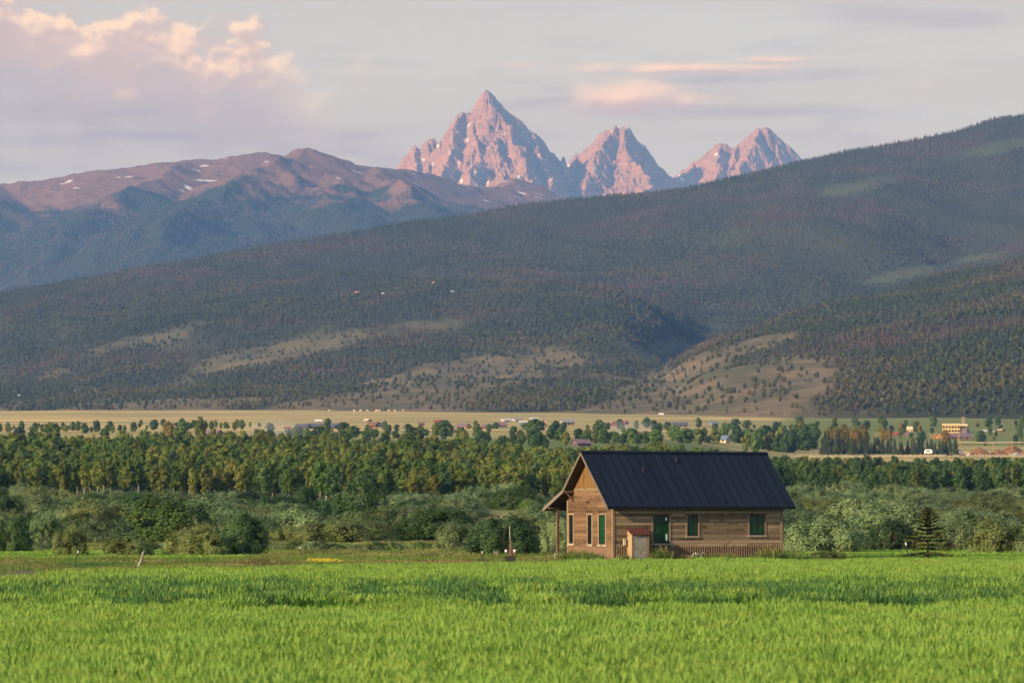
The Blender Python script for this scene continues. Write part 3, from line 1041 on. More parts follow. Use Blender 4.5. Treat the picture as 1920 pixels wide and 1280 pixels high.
NUM = 'first second third fourth fifth sixth seventh eighth ninth tenth eleventh twelfth thirteenth fourteenth fifteenth sixteenth seventeenth eighteenth'.split()
HUE = {'w': 'grey-green', 'o': 'olive', 'd': 'dark', 'g': 'bright green'}
FOLI = [a for k in 'wwdog' for a in BUSH[k]]
for i, (x, y, u) in enumerate(fill):
    kd = rs.choice(['w', 'w', 'w', 'o', 'd', 'g']) if u < 1090 else rs.choice(['w', 'w', 'w', 'w', 'o', 'd'])
    wm = rs.uniform(4.5, 9.5)
    hm = wm * rs.uniform(.30, .47)
    pr = BUSH[kd][rs.randint(len(BUSH[kd]))]
    loc = (x, y, gz(x, y) - 0.08)
    if i < 255 and -40 < u < 1960:
        if u < 1090:
            lab = '%s bush in the %s row of the left thicket' % (HUE[kd], NUM[int((y - 290) / 26)])
        elif u > 1480:
            lab = '%s bush in the %s row of the thicket past the cabin' % (HUE[kd], NUM[int((y - 290) / 26)])
        else:
            lab = '%s bush mostly hidden behind the cabin' % HUE[kd]
        thing_copies('willow_bush', pr, loc, rs.uniform(0, 6.28), (wm / 6, wm / 6, hm / 4), lab, 'bush', 'bushes behind the field')
    else:
        rest_p.append(loc)
        rest_r.append((0, 0, rs.uniform(0, 6.28)))
        rest_s.append((wm / 6, wm / 6, hm / 4))
        rest_v.append(rs.choice([0, 1, 2, 0, 1, 2, 3, 5]))
o = scatter('willow_thicket', rest_p, rest_r, rest_s, rest_v, [BUSH['w'][0][0], BUSH['w'][1][0], BUSH['w'][2][0], BUSH['o'][0][0], BUSH['g'][0][0], BUSH['d'][0][0]])
tag(o, 'far part of the willow thicket that reads as one mass', 'thicket', kind='stuff')

# ------------------------------------------------------------------ the big leafy tree, aspen wood
bt = tree_meshes(61, m_dark, m_bark, h=6.2, r=3.3, base=.08, n=9000, size=.17, clumps=34, taper=.6, tr=.2)
p = at(682, 985, lo=190)
thing_copies('leafy_tree', bt, (p.x, p.y, p.z - .1), 0.4, (1, 1, 1), 'biggest dark leafy tree standing above the thicket left of the cabin', 'tree')

ASP = [tree_meshes(70 + i, m_aspen, m_aspbark, h=8 + rs.uniform(-.6, .8), r=1.25 + .35 * (i % 3), base=[.24, .16, .3, .1][i % 4], n=2000, size=.25, clumps=26, dome=True) for i in range(5)]
ASP += [tree_meshes(80 + i, m_dark, m_bark, h=8.2, r=1.9, base=.1, n=2100, size=.27, clumps=26, dome=True) for i in range(2)]
EU = np.linspace(-600, 2600, 800)
EV = fbm(EU / 60.0, EU * 0 + .5, 3) * 22
wood = []
for gy in np.arange(560, 1180, 4.6):
    for gx in np.arange(-0.18 * gy, 0.18 * gy, 4.6):
        x, y = gx + rs.uniform(-1.9, 1.9), gy + rs.uniform(-1.9, 1.9)
        u = 960 + 7000 * x / y
        edge = float(np.interp(u, EU, EV))
        if u < 1260:
            near = np.interp(u, [-300, 0, 470, 560, 640, 1100, 1260], [705, 700, 690, 655, 615, 610, 640]) + edge
            far = np.interp(u, [-300, 0, 560, 680, 800, 1100, 1260], [1080, 1090, 1140, 1040, 960, 950, 960]) + 3 * edge
        else:
            near = np.interp(u, [1260, 1450, 1500, 2200], [640, 700, 745, 735]) + edge
            far = np.interp(u, [1260, 1400, 1480, 2200], [960, 1000, 985, 985]) + edge
        if near < y < far:
            wood.append((x, y, u, y - near))
wood.sort(key=lambda t: t[3] + (0 if (-30 < t[2] < 1090 or 1490 < t[2] < 1950) else 900) + rs.uniform(0, 4))
rest_p, rest_r, rest_s, rest_v = [], [], [], []
for i, (x, y, u, dd) in enumerate(wood):
    right = u > 1400
    s = rs.uniform(0.78, 1.1) * (0.66 if right else 0.78) * (1 + 0.45 * fbm(np.array([x / 30.]), np.array([y / 35.]), 2)[0])
    vi = rs.choice([0, 1, 2, 3, 4, 5]) if not right else rs.choice([5, 6, 5, 6, 1])
    loc, rz_, sc = (x, y, gz(x, y) - .1), rs.uniform(0, 6.28), (s * rs.uniform(.9, 1.25),) * 2 + (s,)
    if i < 290 and -40 < u < 1960:
        if right:
            lab = 'poplar in the %s rank of the dark right wood' % NUM[int(dd / 9)]
        elif u < 500:
            lab = 'pale-trunked aspen in the %s rank of the left wood' % NUM[int(dd / 9)]
        else:
            lab = 'aspen in the %s rank of the wood beside the cabin' % NUM[int(dd / 9)]
        thing_copies('aspen_tree', ASP[vi], loc, rz_, sc, lab, 'tree', 'trees along the front of the wood')
    else:
        rest_p.append(loc)
        rest_r.append((0, 0, rz_))
        rest_s.append(sc)
        rest_v.append(vi)


def merged(pair, name):
    """trunk and crown of one tree as a single mesh, for the masses of far trees"""
    a, t = pair
    va = np.zeros(len(a.vertices) * 3, np.float32)
    a.vertices.foreach_get('co', va)
    bm = bmesh.new()
    bm.from_mesh(a)
    nf = len(bm.faces)
    bm.from_mesh(t)
    bm.faces.ensure_lookup_table()
    for i, f in enumerate(bm.faces):
        f.material_index = 0 if i < nf else 1
    me = bpy.data.meshes.new(name)
    bm.to_mesh(me)
    bm.free()
    me.materials.append(a.materials[0])
    me.materials.append(t.materials[0])
    return me


o = scatter('aspen_forest', rest_p, rest_r, rest_s, rest_v, [merged(a, 'aspen_copy') for a in ASP])
tag(o, 'dense aspen wood behind the thicket that reads as one mass', 'forest', kind='stuff')

# ------------------------------------------------------------------ town trees
TT = [tree_meshes(90 + i, [m_dark, m_green, m_aspen, m_dark][i], m_bark, h=8, r=[3.0, 2.6, 2.2, 3.4][i], base=.06, n=1300, size=.5, clumps=26, tr=.2, dome=True) for i in range(4)]
GOLD = [tree_meshes(95 + i, m_gold, m_bark, h=9, r=2.4 + i * .9, base=.06, n=1300, size=.45, clumps=26, tr=.2, dome=True) for i in range(2)]


def conifer_meshes(seed, mat, h=9.0, r=1.9, layers=11, n=700, size=.42):
    rs2 = np.random.RandomState(seed)
    t = rs2.uniform(0, 1, n) ** 1.25
    z = h * (0.06 + 0.94 * t)
    lay = np.floor(t * layers) / layers
    rr = r * (1 - t) * (0.75 + 0.45 * (1 - (t * layers - np.floor(t * layers)))) + .05
    a = rs2.uniform(0, 2 * np.pi, n)
    k = np.sqrt(rs2.uniform(0.12, 1, n))
    c = np.stack([np.cos(a) * rr * k, np.sin(a) * rr * k, z - 0.25 * k * rr], 1)
    o_ = np.stack([np.cos(a), np.sin(a), np.full(n, .55)], 1)
    v, f = leaves(rs2, c, np.full(n, size) * (1.15 - .6 * t), o_, .6, 2.0)
    mb = MB()
    mb.tube([(0, 0, -.3), (0, 0, h * .5), (0, 0, h * .97)], [.17, .1, .02], 6)
    return mesh_np('crown', v, f, [mat]), mb.mesh('trunk', m_bark)


FIR = [conifer_meshes(s, m_needle) for s in (101, 102, 103)]


MASS = []


def plant(pool, px, v, hpx, label, name='town_tree', cat='tree', group=None, wide=1.0, native=8.0, lo=1400, mass=False):
    p = at(px, v, lo=lo)
    h = hpx * p.y / F_PX
    s = h / native
    if mass:            # the smallest ones join one far mass
        MASS.append(((p.x, p.y, p.z - .2), (0, 0, rs.uniform(0, 6.28)), (s * wide, s * wide, s), rs.randint(4)))
        return None
    return thing_copies(name, pool[rs.randint(len(pool))], (p.x, p.y, p.z - .2), rs.uniform(0, 6.28), (s * wide, s * wide, s), label, cat, group)


# dark trees along the back of the hay field at left, in a loose row
for px in np.arange(-14, 470, 7.6):
    plant(TT, px + rs.uniform(-6, 6), rs.uniform(805, 813) - 6 * (px > 250), rs.uniform(8, 20), 'dark tree in the loose row below the hay field', group='row of trees below the hay field')
for px, v, h, wd, lab in [(36, 836, 30, 1.3, 'round dark tree at the far left above the aspen wood'), (62, 838, 24, 1.2, 'lower dark tree beside the round dark tree at far left'),
                          (98, 836, 40, 1.5, 'wide dark-crowned tree above the wood, left of the golden tree'), (195, 826, 24, 1.3, 'blue-green round tree left of the golden tree'),
                          (340, 828, 38, 1.4, 'dark bushy tree at the right foot of the golden tree'), (375, 826, 46, .8, 'tall grey-green tree in front of the brown house at left')]:
    plant(TT, px, v, h, lab, wide=wd)
plant(GOLD, 316, 826, 36, 'tree with a golden-yellow crown standing above the left wood', wide=1.2, native=9)
# trees among the houses
for k in range(215):
    px = rs.uniform(480, 1470)
    v = rs.uniform(800, 842)
    if 1760 < px < 1830:
        continue
    if 1090 < px < 1420 and v > 832:
        v = 830
    if rs.uniform() < .45 and v < 815:
        v += 18
    zone = ('in the smoky part of the town' if px < 680 else 'among the houses mid-town' if px < 1030 else 'among the houses behind the roof')
    plant(TT, px, v, rs.uniform(10, 29) * (.7 if v < 812 else 1), 'leafy tree ' + zone, group='trees among the houses', wide=rs.uniform(.95, 1.6), lo=1300, mass=k >= 125)
# the right: blue-green trees, dark conifer belt, trees with warm sunlight painted gold into their leaves
for k in range(26):
    px = rs.uniform(1395, 1540)
    plant(TT, px, rs.uniform(836, 853), rs.uniform(30, 50), 'blue-green tree in the clump above the roof end', group='clump above the roof end', lo=1300)
for k in range(34):
    px = 1545 + k * 7.4 + rs.uniform(-2, 2)
    plant(FIR, px, rs.uniform(850, 853), rs.uniform(26, 40) * (1.2 if px < 1600 else 0.9), 'dark spruce in the row beyond the far fence', name='spruce_tree', group='dark spruce row', native=9.0, wide=1.25, lo=1300)
for px, v, h in [(1502, 828, 38), (1520, 826, 32), (1552, 838, 38), (1568, 846, 46), (1583, 836, 42), (1600, 838, 36), (1617, 836, 40), (1655, 828, 26), (1668, 826, 22), (1725, 822, 26), (1772, 832, 26), (1690, 815, 24)]:
    plant(GOLD, px, v, h, 'sunlit golden tree rising behind the dark spruce row', group='golden trees behind the spruces', native=9.0, wide=rs.uniform(.7, 1.1), lo=1300)
for k in range(120):
    px = rs.uniform(1480, 1960)
    if 1758 < px < 1828:
        continue
    plant(TT[2:] + TT[:1], px, rs.uniform(797, 836), rs.uniform(8, 22), 'leafy tree around the yards at far right', group='trees at far right', lo=1300, mass=k >= 55)

o = scatter('town_woods', [a[0] for a in MASS], [a[1] for a in MASS], [a[2] for a in MASS], [a[3] for a in MASS], [merged(a, 'town_tree_copy') for a in TT])
tag(o, 'small far trees scattered through the town, reading as one mass', 'trees', kind='stuff')

# ------------------------------------------------------------------ far woods on the hill
def cone_tree(seed, mat, h=14.0, r=2.7, sides=7, layers=5):
    rs2 = np.random.RandomState(seed)
    v, f = [], []
    for i in range(layers):
        z0 = h * (0.06 + 0.8 * i / layers)
        z1 = min(h, z0 + h * 0.36)
        rr = r * (1 - 0.82 * i / layers)
        b0 = len(v)
        ph = rs2.uniform(0, 1)
        for k in range(sides):
            a = (k + ph) * 2 * math.pi / sides
            q = rr * rs2.uniform(.65, 1.15)
            v.append((q * math.cos(a), q * math.sin(a), z0 + rs2.uniform(-.3, .3)))
        v.append((0, 0, z1))
        f += [(b0 + k, b0 + (k + 1) % sides, b0 + sides) for k in range(sides)]
    return mesh_np('far_conifer', v, np.array(f), [mat])


def blob_tree(seed, mat, h=10.0, r=3.0, n=90):
    rs2 = np.random.RandomState(seed)
    d = rs2.normal(size=(n, 3))
    d /= np.linalg.norm(d, axis=1)[:, None]
    c = d * np.array([r, r, h * .46]) * rs2.uniform(.6, 1.0, (n, 1)) + np.array([0, 0, h * .52])
    v, f = leaves(rs2, c, np.full(n, 1.9), d, .6, 1.3)
    return mesh_np('far_broadleaf', v, f, [mat])


FARC = [cone_tree(s, m_hillfir) for s in (1, 2, 3)]
FARB = [blob_tree(s, m_hillasp) for s in (4, 5, 6)]
pp = []
for y0, y1, st in ((2600, 4200, 7.0), (4200, 6000, 7.4), (6000, 8250, 8.0)):
    gy = np.arange(y0, y1, st)
    gx = np.arange(-1500, 1500, st)
    Xg, Yg = np.meshgrid(gx, gy)
    Xg = Xg + rs.uniform(-.45, .45, Xg.shape) * st
    Yg = Yg + rs.uniform(-.45, .45, Yg.shape) * st
    U = 960 + 7000 * Xg / Yg
    m = (U > -170) & (U < 2090)
    pp.append(np.stack([Xg[m], Yg[m]], 1))
pp = np.concatenate(pp)
X, Y = pp[:, 0], pp[:, 1]
Zh = hill_z(X, Y)
keep = (Zh > ground_z(X, Y) + 1.0) & (rs.uniform(0, 1, len(X)) < 0.12 + 0.86 * hill_cover(X, Y))
# drop what the skyline or the front crest hides
Vr = 960 - (Zh - CAM_Z) / Y * 7000
X, Y, Zh, Vr = X[keep], Y[keep], Zh[keep], Vr[keep]
ub = np.clip(((960 + 7000 * X / Y + 200) / 6).astype(int), 0, 399)
order = np.argsort(Y)
best = np.full(400, 1e9)
vis = np.zeros(len(X), bool)
for i in order:
    k = ub[i]
    if Vr[i] < best[k] + 22:
        vis[i] = True
        if Vr[i] < best[k]:
            best[k] = Vr[i]
X, Y, Zh = X[vis], Y[vis], Zh[vis]
cf = rs.uniform(0, 1, len(X)) < conifer_share(X, Y)
n = len(X)
sc = rs.uniform(.6, 1.15, n) * np.where(Y < 4200, .50, .55)
o = scatter('hillside_forest', np.stack([X, Y, Zh - .4], 1), np.stack([np.zeros(n), np.zeros(n), rs.uniform(0, 6.28, n)], 1),
            np.stack([sc * rs.uniform(.85, 1.25, n), sc * rs.uniform(.85, 1.25, n), sc], 1), np.where(cf, rs.randint(0, 3, n), rs.randint(3, 6, n)), FARC + FARB)
tag(o, 'mixed spruce and aspen woods covering the foothill', 'forest', kind='stuff')
print('hill trees', n)
# sparse woods on the lower slopes of the far ridge
n = 42000
X = rs.uniform(-2000, 450, n)
Y = rs.uniform(10600, 13300, n)
Z = mtn_z(X, Y)
k = (fbm(X / 210, Y / 210, 4) * 260 + 1040 > Z) & (960 - (Z - 2.7) / Y * 7000 < 560)
X, Y, Z = X[k], Y[k], Z[k]
n = len(X)
sc = rs.uniform(.5, .9, n)
o = scatter('mountain_forest', np.stack([X, Y, Z - .5], 1), np.zeros((n, 3)), np.stack([sc * 1.3, sc * 1.3, sc], 1), rs.randint(0, 3, n), FARC)
tag(o, 'dark spruce woods on the lower slopes of the far ridge', 'forest', kind='stuff')
print('mountain trees', n)

# ------------------------------------------------------------------ the young grain field
m_ear = leaf_mat('grain_ears', (0.18, 0.315, 0.04), (0.28, 0.41, 0.075), 0.35, 0.012, vary=False)
m_flag = leaf_mat('grain_leaves', (0.085, 0.225, 0.02), (0.15, 0.30, 0.03), 0.4, 0.014, vary=False)
m_low = leaf_mat('grain_stems', (0.05, 0.14, 0.036), (0.095, 0.20, 0.05), 0.3, 0.012, vary=False)
m_weed = leaf_mat('dry_weeds', (0.16, 0.165, 0.055), (0.25, 0.23, 0.08), 0.3, 0.02)
m_mgrass = leaf_mat('meadow_blades', (0.115, 0.195, 0.03), (0.20, 0.265, 0.05), 0.35, 0.02, vary=False)
m_rust = leaf_mat('red_dock', (0.17, 0.125, 0.05), (0.24, 0.165, 0.065), 0.3, 0.012)
m_yel = leaf_mat('yellow_flowers', (0.38, 0.30, 0.02), (0.50, 0.40, 0.03), 0.3, 0.012)


def grain_patch(seed, n=150, side=1.1, h=0.82, ears=True):
    rs2 = np.random.RandomState(seed)
    V, Fq, M = [], [], []
    lean0 = rs2.uniform(-.06, .06, 2)
    for i in range(n):
        x, y = rs2.uniform(-side / 2, side / 2, 2)
        hh = h * rs2.uniform(.86, 1.06)
        lean = np.array([lean0[0] + rs2.normal() * .07 + .05, lean0[1] + rs2.normal() * .07]) * hh
        yaw = rs2.uniform(0, math.pi)
        c, s = math.cos(yaw), math.sin(yaw)

        def ribbon(pts, wid, m):
            b0 = len(V)
            for (p, ww) in zip(pts, wid):
                V.append((p[0] - c * ww, p[1] - s * ww, p[2]))
                V.append((p[0] + c * ww, p[1] + s * ww, p[2]))
            for k in range(len(pts) - 1):
                Fq.append((b0 + 2 * k, b0 + 2 * k + 1, b0 + 2 * k + 3, b0 + 2 * k + 2))
                M.append(m)
        top = np.array([x + lean[0], y + lean[1], hh * .86])
        ribbon([(x, y, 0), (x + lean[0] * .45, y + lean[1] * .45, hh * .45), tuple(top)], [.006, .006, .004], 2)
        # ear with its awns: a flat spindle and a loose fan
        e1 = top + np.array([lean[0] * .12 + rs2.normal() * .012, lean[1] * .12 + rs2.normal() * .012, hh * .075])
        e2 = e1 + np.array([lean[0] * .2 + rs2.normal() * .02, rs2.normal() * .02, hh * .085])
        ribbon([tuple(top), tuple((top + e1) / 2), tuple(e1), tuple(e2)], [.005, .013, .011, .0035], 0 if ears or rs2.uniform() < .12 else 2)
        for k in range(4):
            t0 = (.3, .52, .68, .12)[k]
            m = (2, 1, 1, 2)[k] if ears else 2
            yw = rs2.uniform(0, 2 * math.pi)
            cx, cyy = math.cos(yw), math.sin(yw)
            base = np.array([x + lean[0] * t0, y + lean[1] * t0, hh * t0])
            ln = hh * rs2.uniform(.2, .34)
            c, s = -cyy, cx
            ribbon([tuple(base), tuple(base + np.array([cx * ln * .16, cyy * ln * .16, ln * .66])), tuple(base + np.array([cx * ln * .42, cyy * ln * .42, ln * rs2.uniform(.8, 1.15)]))], [.006, .011, .002], m)
            c, s = math.cos(yaw), math.sin(yaw)
    return mesh_np('grain_patch', V, np.array(Fq), [m_ear, m_flag, m_low], midx=M)


GP = [grain_patch(200 + i) for i in range(4)] + [grain_patch(210 + i, ears=False) for i in range(2)]
ptsx = []
st = 0.86
for gy in np.arange(38, 154, st):
    for gx in np.arange(-0.172 * gy - 2, 0.172 * gy + 2, st):
        ptsx.append((gx + rs.uniform(-.3, .3), gy + rs.uniform(-.3, .3)))
ptsx = np.array(ptsx)
X, Y = ptsx[:, 0], ptsx[:, 1]
U = 960 + 7000 * X / Y
wob = Y + 3.5 * fbm(X * 0.11, Y * 0.04, 3)
far_edge = np.interp(U, [-300, 0, 120, 320, 520, 800, 1150, 2200], [93, 96, 100, 108, 117, 128, 150, 150])
keep = (Y < far_edge) & ~((wob > 80.5) & (wob < 84.0) & (rs.uniform(0, 1, len(X)) < .75))
X, Y, wob = X[keep], Y[keep], wob[keep]
n = len(X)
wave = fbm(X / 4.5, Y / 9.0, 2) * .8
tilt = np.stack([0.10 * fbm(X / 5 + 7, Y / 9, 2), 0.12 * wave + .08, rs.uniform(-.5, .5, n) + np.where(rs.uniform(0, 1, n) > .5, math.pi, 0)], 1)
tilt[:, :2] *= 0.45
sz = (1 + .13 * wave + .05 * rs.uniform(-1, 1, n))
o = scatter('grain_field', np.stack([X, Y, ground_z(X, Y)], 1), tilt, np.stack([np.ones(n), np.ones(n), sz], 1), np.where(np.exp(-((wob - 87.5) / 5.5) ** 2) > rs.uniform(.2, 1.25, n), rs.randint(4, 6, n), rs.randint(0, 4, n)), GP)
tag(o, 'young green bearded grain filling the foreground', 'grain', kind='stuff')
print('grain patches', n)


# ------------------------------------------------------------------ meadow between the grain and the bushes
def tuft_patch(seed, mats, n=110, side=1.5, h=.4, wid=.012, heads=0.0):
    rs2 = np.random.RandomState(seed)
    V, Fq, M = [], [], []
    for i in range(n):
        x, y = rs2.uniform(-side / 2, side / 2, 2)
        hh = h * rs2.uniform(.5, 1.15)
        yw = rs2.uniform(0, 2 * math.pi)
        cx, cyy = math.cos(yw), math.sin(yw)
        l = hh * rs2.uniform(.1, .5)
        b0 = len(V)
        for t, ww in ((0, wid), (.55, wid), (1, wid * .25)):
            p = (x + cx * l * t * t, y + cyy * l * t * t, hh * t)
            V.append((p[0] - cyy * ww, p[1] + cx * ww, p[2]))
            V.append((p[0] + cyy * ww, p[1] - cx * ww, p[2]))
        Fq += [(b0, b0 + 1, b0 + 3, b0 + 2), (b0 + 2, b0 + 3, b0 + 5, b0 + 4)]
        m = 0 if rs2.uniform() > heads else 1
        M += [0, m]
        if m:
            V.append((p[0], p[1], p[2] + .06))
            V.append((p[0] + .04, p[1], p[2] - .04))
            V.append((p[0] - .04, p[1], p[2] - .04))
            V.append((p[0], p[1] + .04, p[2] - .02))
            k = len(V) - 4
            Fq.append((k, k + 1, k + 3, k + 2))
            M.append(1)
    return mesh_np('tuft', V, np.array(Fq), mats, midx=M)


TP = [tuft_patch(301, [m_mgrass, m_weed], 130, h=.38), tuft_patch(302, [m_mgrass, m_weed], 120, h=.45, heads=.35), tuft_patch(303, [m_weed, m_rust], 100, h=.5, heads=.4),
      tuft_patch(304, [m_rust, m_weed], 90, h=.55, heads=.5), tuft_patch(305, [m_low, m_mgrass], 110, h=.42), tuft_patch(306, [m_flag, m_ear], 150, h=.5, heads=.25), tuft_patch(307, [m_mgrass, m_yel], 90, h=.6, heads=.9)]
g = []
for gy in np.arange(92, 300, 1.25):
    for gx in np.arange(-0.165 * gy - 2, 0.165 * gy + 2, 1.25):
        g.append((gx + rs.uniform(-.5, .5), gy + rs.uniform(-.5, .5)))
g = np.array(g)
X, Y = g[:, 0], g[:, 1]
U = 960 + 7000 * X / Y
fe = np.interp(U, [-300, 0, 120, 320, 520, 800, 1150, 2200], [93, 96, 100, 108, 117, 128, 150, 150])
dirt = (U < 110) & (Y > 142) & (Y < 174) & (rs.uniform(0, 1, len(X)) < .93)
keep = (Y > fe + .4) & ~dirt
X, Y, U = X[keep], Y[keep], U[keep]
n = len(X)
nz = fbm(X / 6, Y / 16, 3) + rs.uniform(-.18, .18, n)
vi = np.where(nz > .12, 1, 0)
crop = (Y > 204) & (Y < 243) & ((U < 470) | (U > 1500))
vi = np.where(crop, 5, vi)
weedy = (np.exp(-((U - 470) / 130) ** 2 - ((Y - 192) / 14) ** 2) + np.exp(-((U - 790) / 190) ** 2 - ((Y - 190) / 12) ** 2) + np.exp(-((U - 60) / 80) ** 2 - ((Y - 180) / 6) ** 2) + np.exp(-((U - 930) / 90) ** 2 - ((Y - 188) / 9) ** 2) + nz * .35) > .8
vi = np.where(weedy, np.where(rs.uniform(0, 1, n) < .34, 2, np.where(rs.uniform(0, 1, n) < .22, 3, 1)), vi)
teal = (np.exp(-((U - 185) / 60) ** 2 - ((Y - 186) / 8) ** 2) + nz * .2) > .5
vi = np.where(teal, 4, vi)
yel = (((U - 608) / 9) ** 2 + ((Y - 196) / 5) ** 2 < 1) & (rs.uniform(0, 1, n) < .7)
vi = np.where(yel, 6, vi)
sz = (1 + .3 * nz) * np.where(crop, .55, .75) * np.where(Y < 200, .6, 1.0) * np.where((U > 900) & (Y < 222), .5, 1.0)
o = scatter('meadow_grass', np.stack([X, Y, ground_z(X, Y) - .02], 1), np.stack([np.zeros(n), np.zeros(n), rs.uniform(0, 6.28, n)], 1), np.stack([np.ones(n) * 1.1, np.ones(n) * 1.1, sz], 1), vi, TP)
tag(o, 'meadow grass and rusty weeds between grain and bushes', 'grass', kind='stuff')
print('tufts', n)

# ------------------------------------------------------------------ the cabin
def wood_mat(name, c0, c1, dark=(0.05, 0.035, 0.022), grain_axis=0, rough=0.85):
    """weathered boards: grain along the board, knots and dark stains, each board its own tone"""
    m, w, b = pbr(name, (0.3, 0.2, 0.1), rough, 0.15)
    oi = w.n('ShaderNodeObjectInfo').outputs['Random']
    tc = w.n('ShaderNodeTexCoord').outputs['Object']
    sc = [9.0, 9.0, 9.0]
    sc[grain_axis] = 0.7
    off = w.n('ShaderNodeCombineXYZ', ins={0: w.math('MULTIPLY', oi, 37.0), 1: w.math('MULTIPLY', oi, 11.0), 2: w.math('MULTIPLY', oi, 23.0)}).outputs[0]
    vec = w.n('ShaderNodeVectorMath', operation='ADD', ins={0: w.n('ShaderNodeMapping', ins={'Vector': tc, 'Scale': tuple(sc)}).outputs[0], 1: off}).outputs[0]
    g = w.noise(vec, 1.6, 6, 0.65, 0.6)
    st = w.noise(w.n('ShaderNodeVectorMath', operation='ADD', ins={0: tc, 1: off}).outputs[0], 1.3, 4, 0.6, 0.5)
    kn = w.noise(w.n('ShaderNodeVectorMath', operation='ADD', ins={0: tc, 1: off}).outputs[0], 4.2, 2, 0.4)
    tone = w.math('FRACT', w.math('MULTIPLY', oi, 5.71))
    c = w.mix(w.math('ADD', w.math('MULTIPLY', g, 0.35), w.math('MULTIPLY', tone, 0.65)), c0, c1)
    c = w.mix(w.math('MULTIPLY', w.ramp(st, 0.52, 0.74), 0.75), c, dark)
    c = w.mix(w.math('MULTIPLY', w.ramp(kn, 0.70, 0.76), 0.85), c, dark)
    w.put(b.inputs['Base Color'], c)
    bump(w, b, g, 0.5, 0.01)
    return m


m_side = wood_mat('barn_boards', (0.06, 0.038, 0.022), (0.48, 0.35, 0.205))
m_gabl = wood_mat('gable_boards', (0.085, 0.05, 0.028), (0.25, 0.155, 0.088), grain_axis=1)
m_batten = wood_mat('batten_boards', (0.24, 0.14, 0.05), (0.36, 0.22, 0.085), (0.12, 0.07, 0.03), grain_axis=2)
m_trim = wood_mat('trim_boards', (0.20, 0.145, 0.082), (0.31, 0.23, 0.14), (0.13, 0.10, 0.07), grain_axis=2)
m_trimh = wood_mat('trim_boards_flat', (0.27, 0.225, 0.15), (0.42, 0.35, 0.25), (0.13, 0.10, 0.07), grain_axis=0)
m_dkwood = wood_mat('dark_beams', (0.10, 0.065, 0.04), (0.17, 0.11, 0.07), grain_axis=0)
m_grey = wood_mat('grey_boards', (0.26, 0.235, 0.18), (0.42, 0.38, 0.30), (0.10, 0.085, 0.065))
m_rake = wood_mat('rake_boards', (0.12, 0.105, 0.085), (0.20, 0.175, 0.14), (0.06, 0.05, 0.04), grain_axis=1)
m_soff = wood_mat('soffit_boards', (0.06, 0.04, 0.028), (0.12, 0.08, 0.05), grain_axis=0)

m_roof, w, b = pbr('navy_metal', (0.012, 0.017, 0.027), 0.42, 0.16)
tc = w.n('ShaderNodeTexCoord').outputs['Object']
n1 = w.noise(w.n('ShaderNodeMapping', ins={'Vector': tc, 'Scale': (3, .5, .5)}).outputs[0], 2.0, 5, 0.6)
oi = w.n('ShaderNodeObjectInfo').outputs['Random']
w.put(b.inputs['Base Color'], w.mix(w.math('ADD', w.math('MULTIPLY', n1, .6), w.math('MULTIPLY', oi, .4)), (0.008, 0.012, 0.021), (0.015, 0.021, 0.034)))
w.put(b.inputs['Roughness'], w.math('ADD', 0.36, w.math('MULTIPLY', n1, 0.2)))
bump(w, b, w.noise(tc, 1.6, 3), 0.08, 0.05)
m_seam, w, b = pbr('seam_metal', (0.005, 0.007, 0.011), 0.5, 0.25)

m_rustmetal, w, b = pbr('rusty_corrugated', (0.16, 0.08, 0.045), 0.7, 0.2)
tc = w.n('ShaderNodeTexCoord').outputs['Object']
n1 = w.noise(w.n('ShaderNodeMapping', ins={'Vector': tc, 'Scale': (1.5, 1.5, .35)}).outputs[0], 1.6, 5, 0.65)
n2 = w.noise(tc, 9, 4, 0.6)
c = w.mix(n1, (0.10, 0.06, 0.034), (0.25, 0.16, 0.09))
w.put(b.inputs['Base Color'], w.mix(w.math('MULTIPLY', w.ramp(n2, .5, .7), .4), c, (0.30, 0.2, 0.12)))
m_rustroof, w, b = pbr('rust_red_metal', (0.10, 0.035, 0.028), 0.7, 0.2)
m_green_pane, w, b = pbr('green_pane', (0.008, 0.06, 0.028), 0.08, 0.5)
tc = w.n('ShaderNodeTexCoord').outputs['Object']
w.put(b.inputs['Base Color'], w.mix(w.noise(w.n('ShaderNodeMapping', ins={'Vector': tc, 'Scale': (6, 6, .6)}).outputs[0], 2.0, 3), (0.003, 0.03, 0.012), (0.010, 0.075, 0.028)))
bump(w, b, w.noise(tc, 2.2, 2), 0.1, 0.02)
m_darkpane, w, b = pbr('dark_pane', (0.010, 0.013, 0.012), 0.06, 0.5)
m_sash, w, b = pbr('dark_sash', (0.015, 0.017, 0.015), 0.5, 0.3)
m_white, w, b = pbr('white_paint', (0.75, 0.74, 0.70), 0.6, 0.3)
m_mint, w, b = pbr('mint_label', (0.5, 0.72, 0.6), 0.5, 0.3)
m_cream, w, b = pbr('cream_box', (0.55, 0.50, 0.36), 0.5, 0.3)
m_blackmetal, w, b = pbr('black_metal', (0.02, 0.02, 0.022), 0.5, 0.3)

TH = R(27)
CL, CW = 10.8, 5.35
d0 = 205.0
c0 = P(1150, 1054, d0)
cabin = empty('plank_cabin', (c0.x, c0.y, gz(c0.x, c0.y) - 0.02), TH)
tag(cabin, 'small weathered plank cabin with a dark standing-seam metal roof', 'cabin')
E, OV, TAN = 0.42, 0.60, 0.976
ZE, ZR = 3.05, 3.05 + (CW / 2 + 0.42) * 0.976
YR = CW / 2
YB, YP = YR + 2.13, YR + 4.55
ZB = ZR - 2.13 * TAN
ZP = ZB - (YP - YB) * 0.43


def roof_under(y):
    if y < YR:
        return ZE + (y + E) * TAN - 0.16
    if y < YB:
        return ZR - (y - YR) * TAN - 0.16
    return ZB - (y - YB) * 0.43 - 0.16


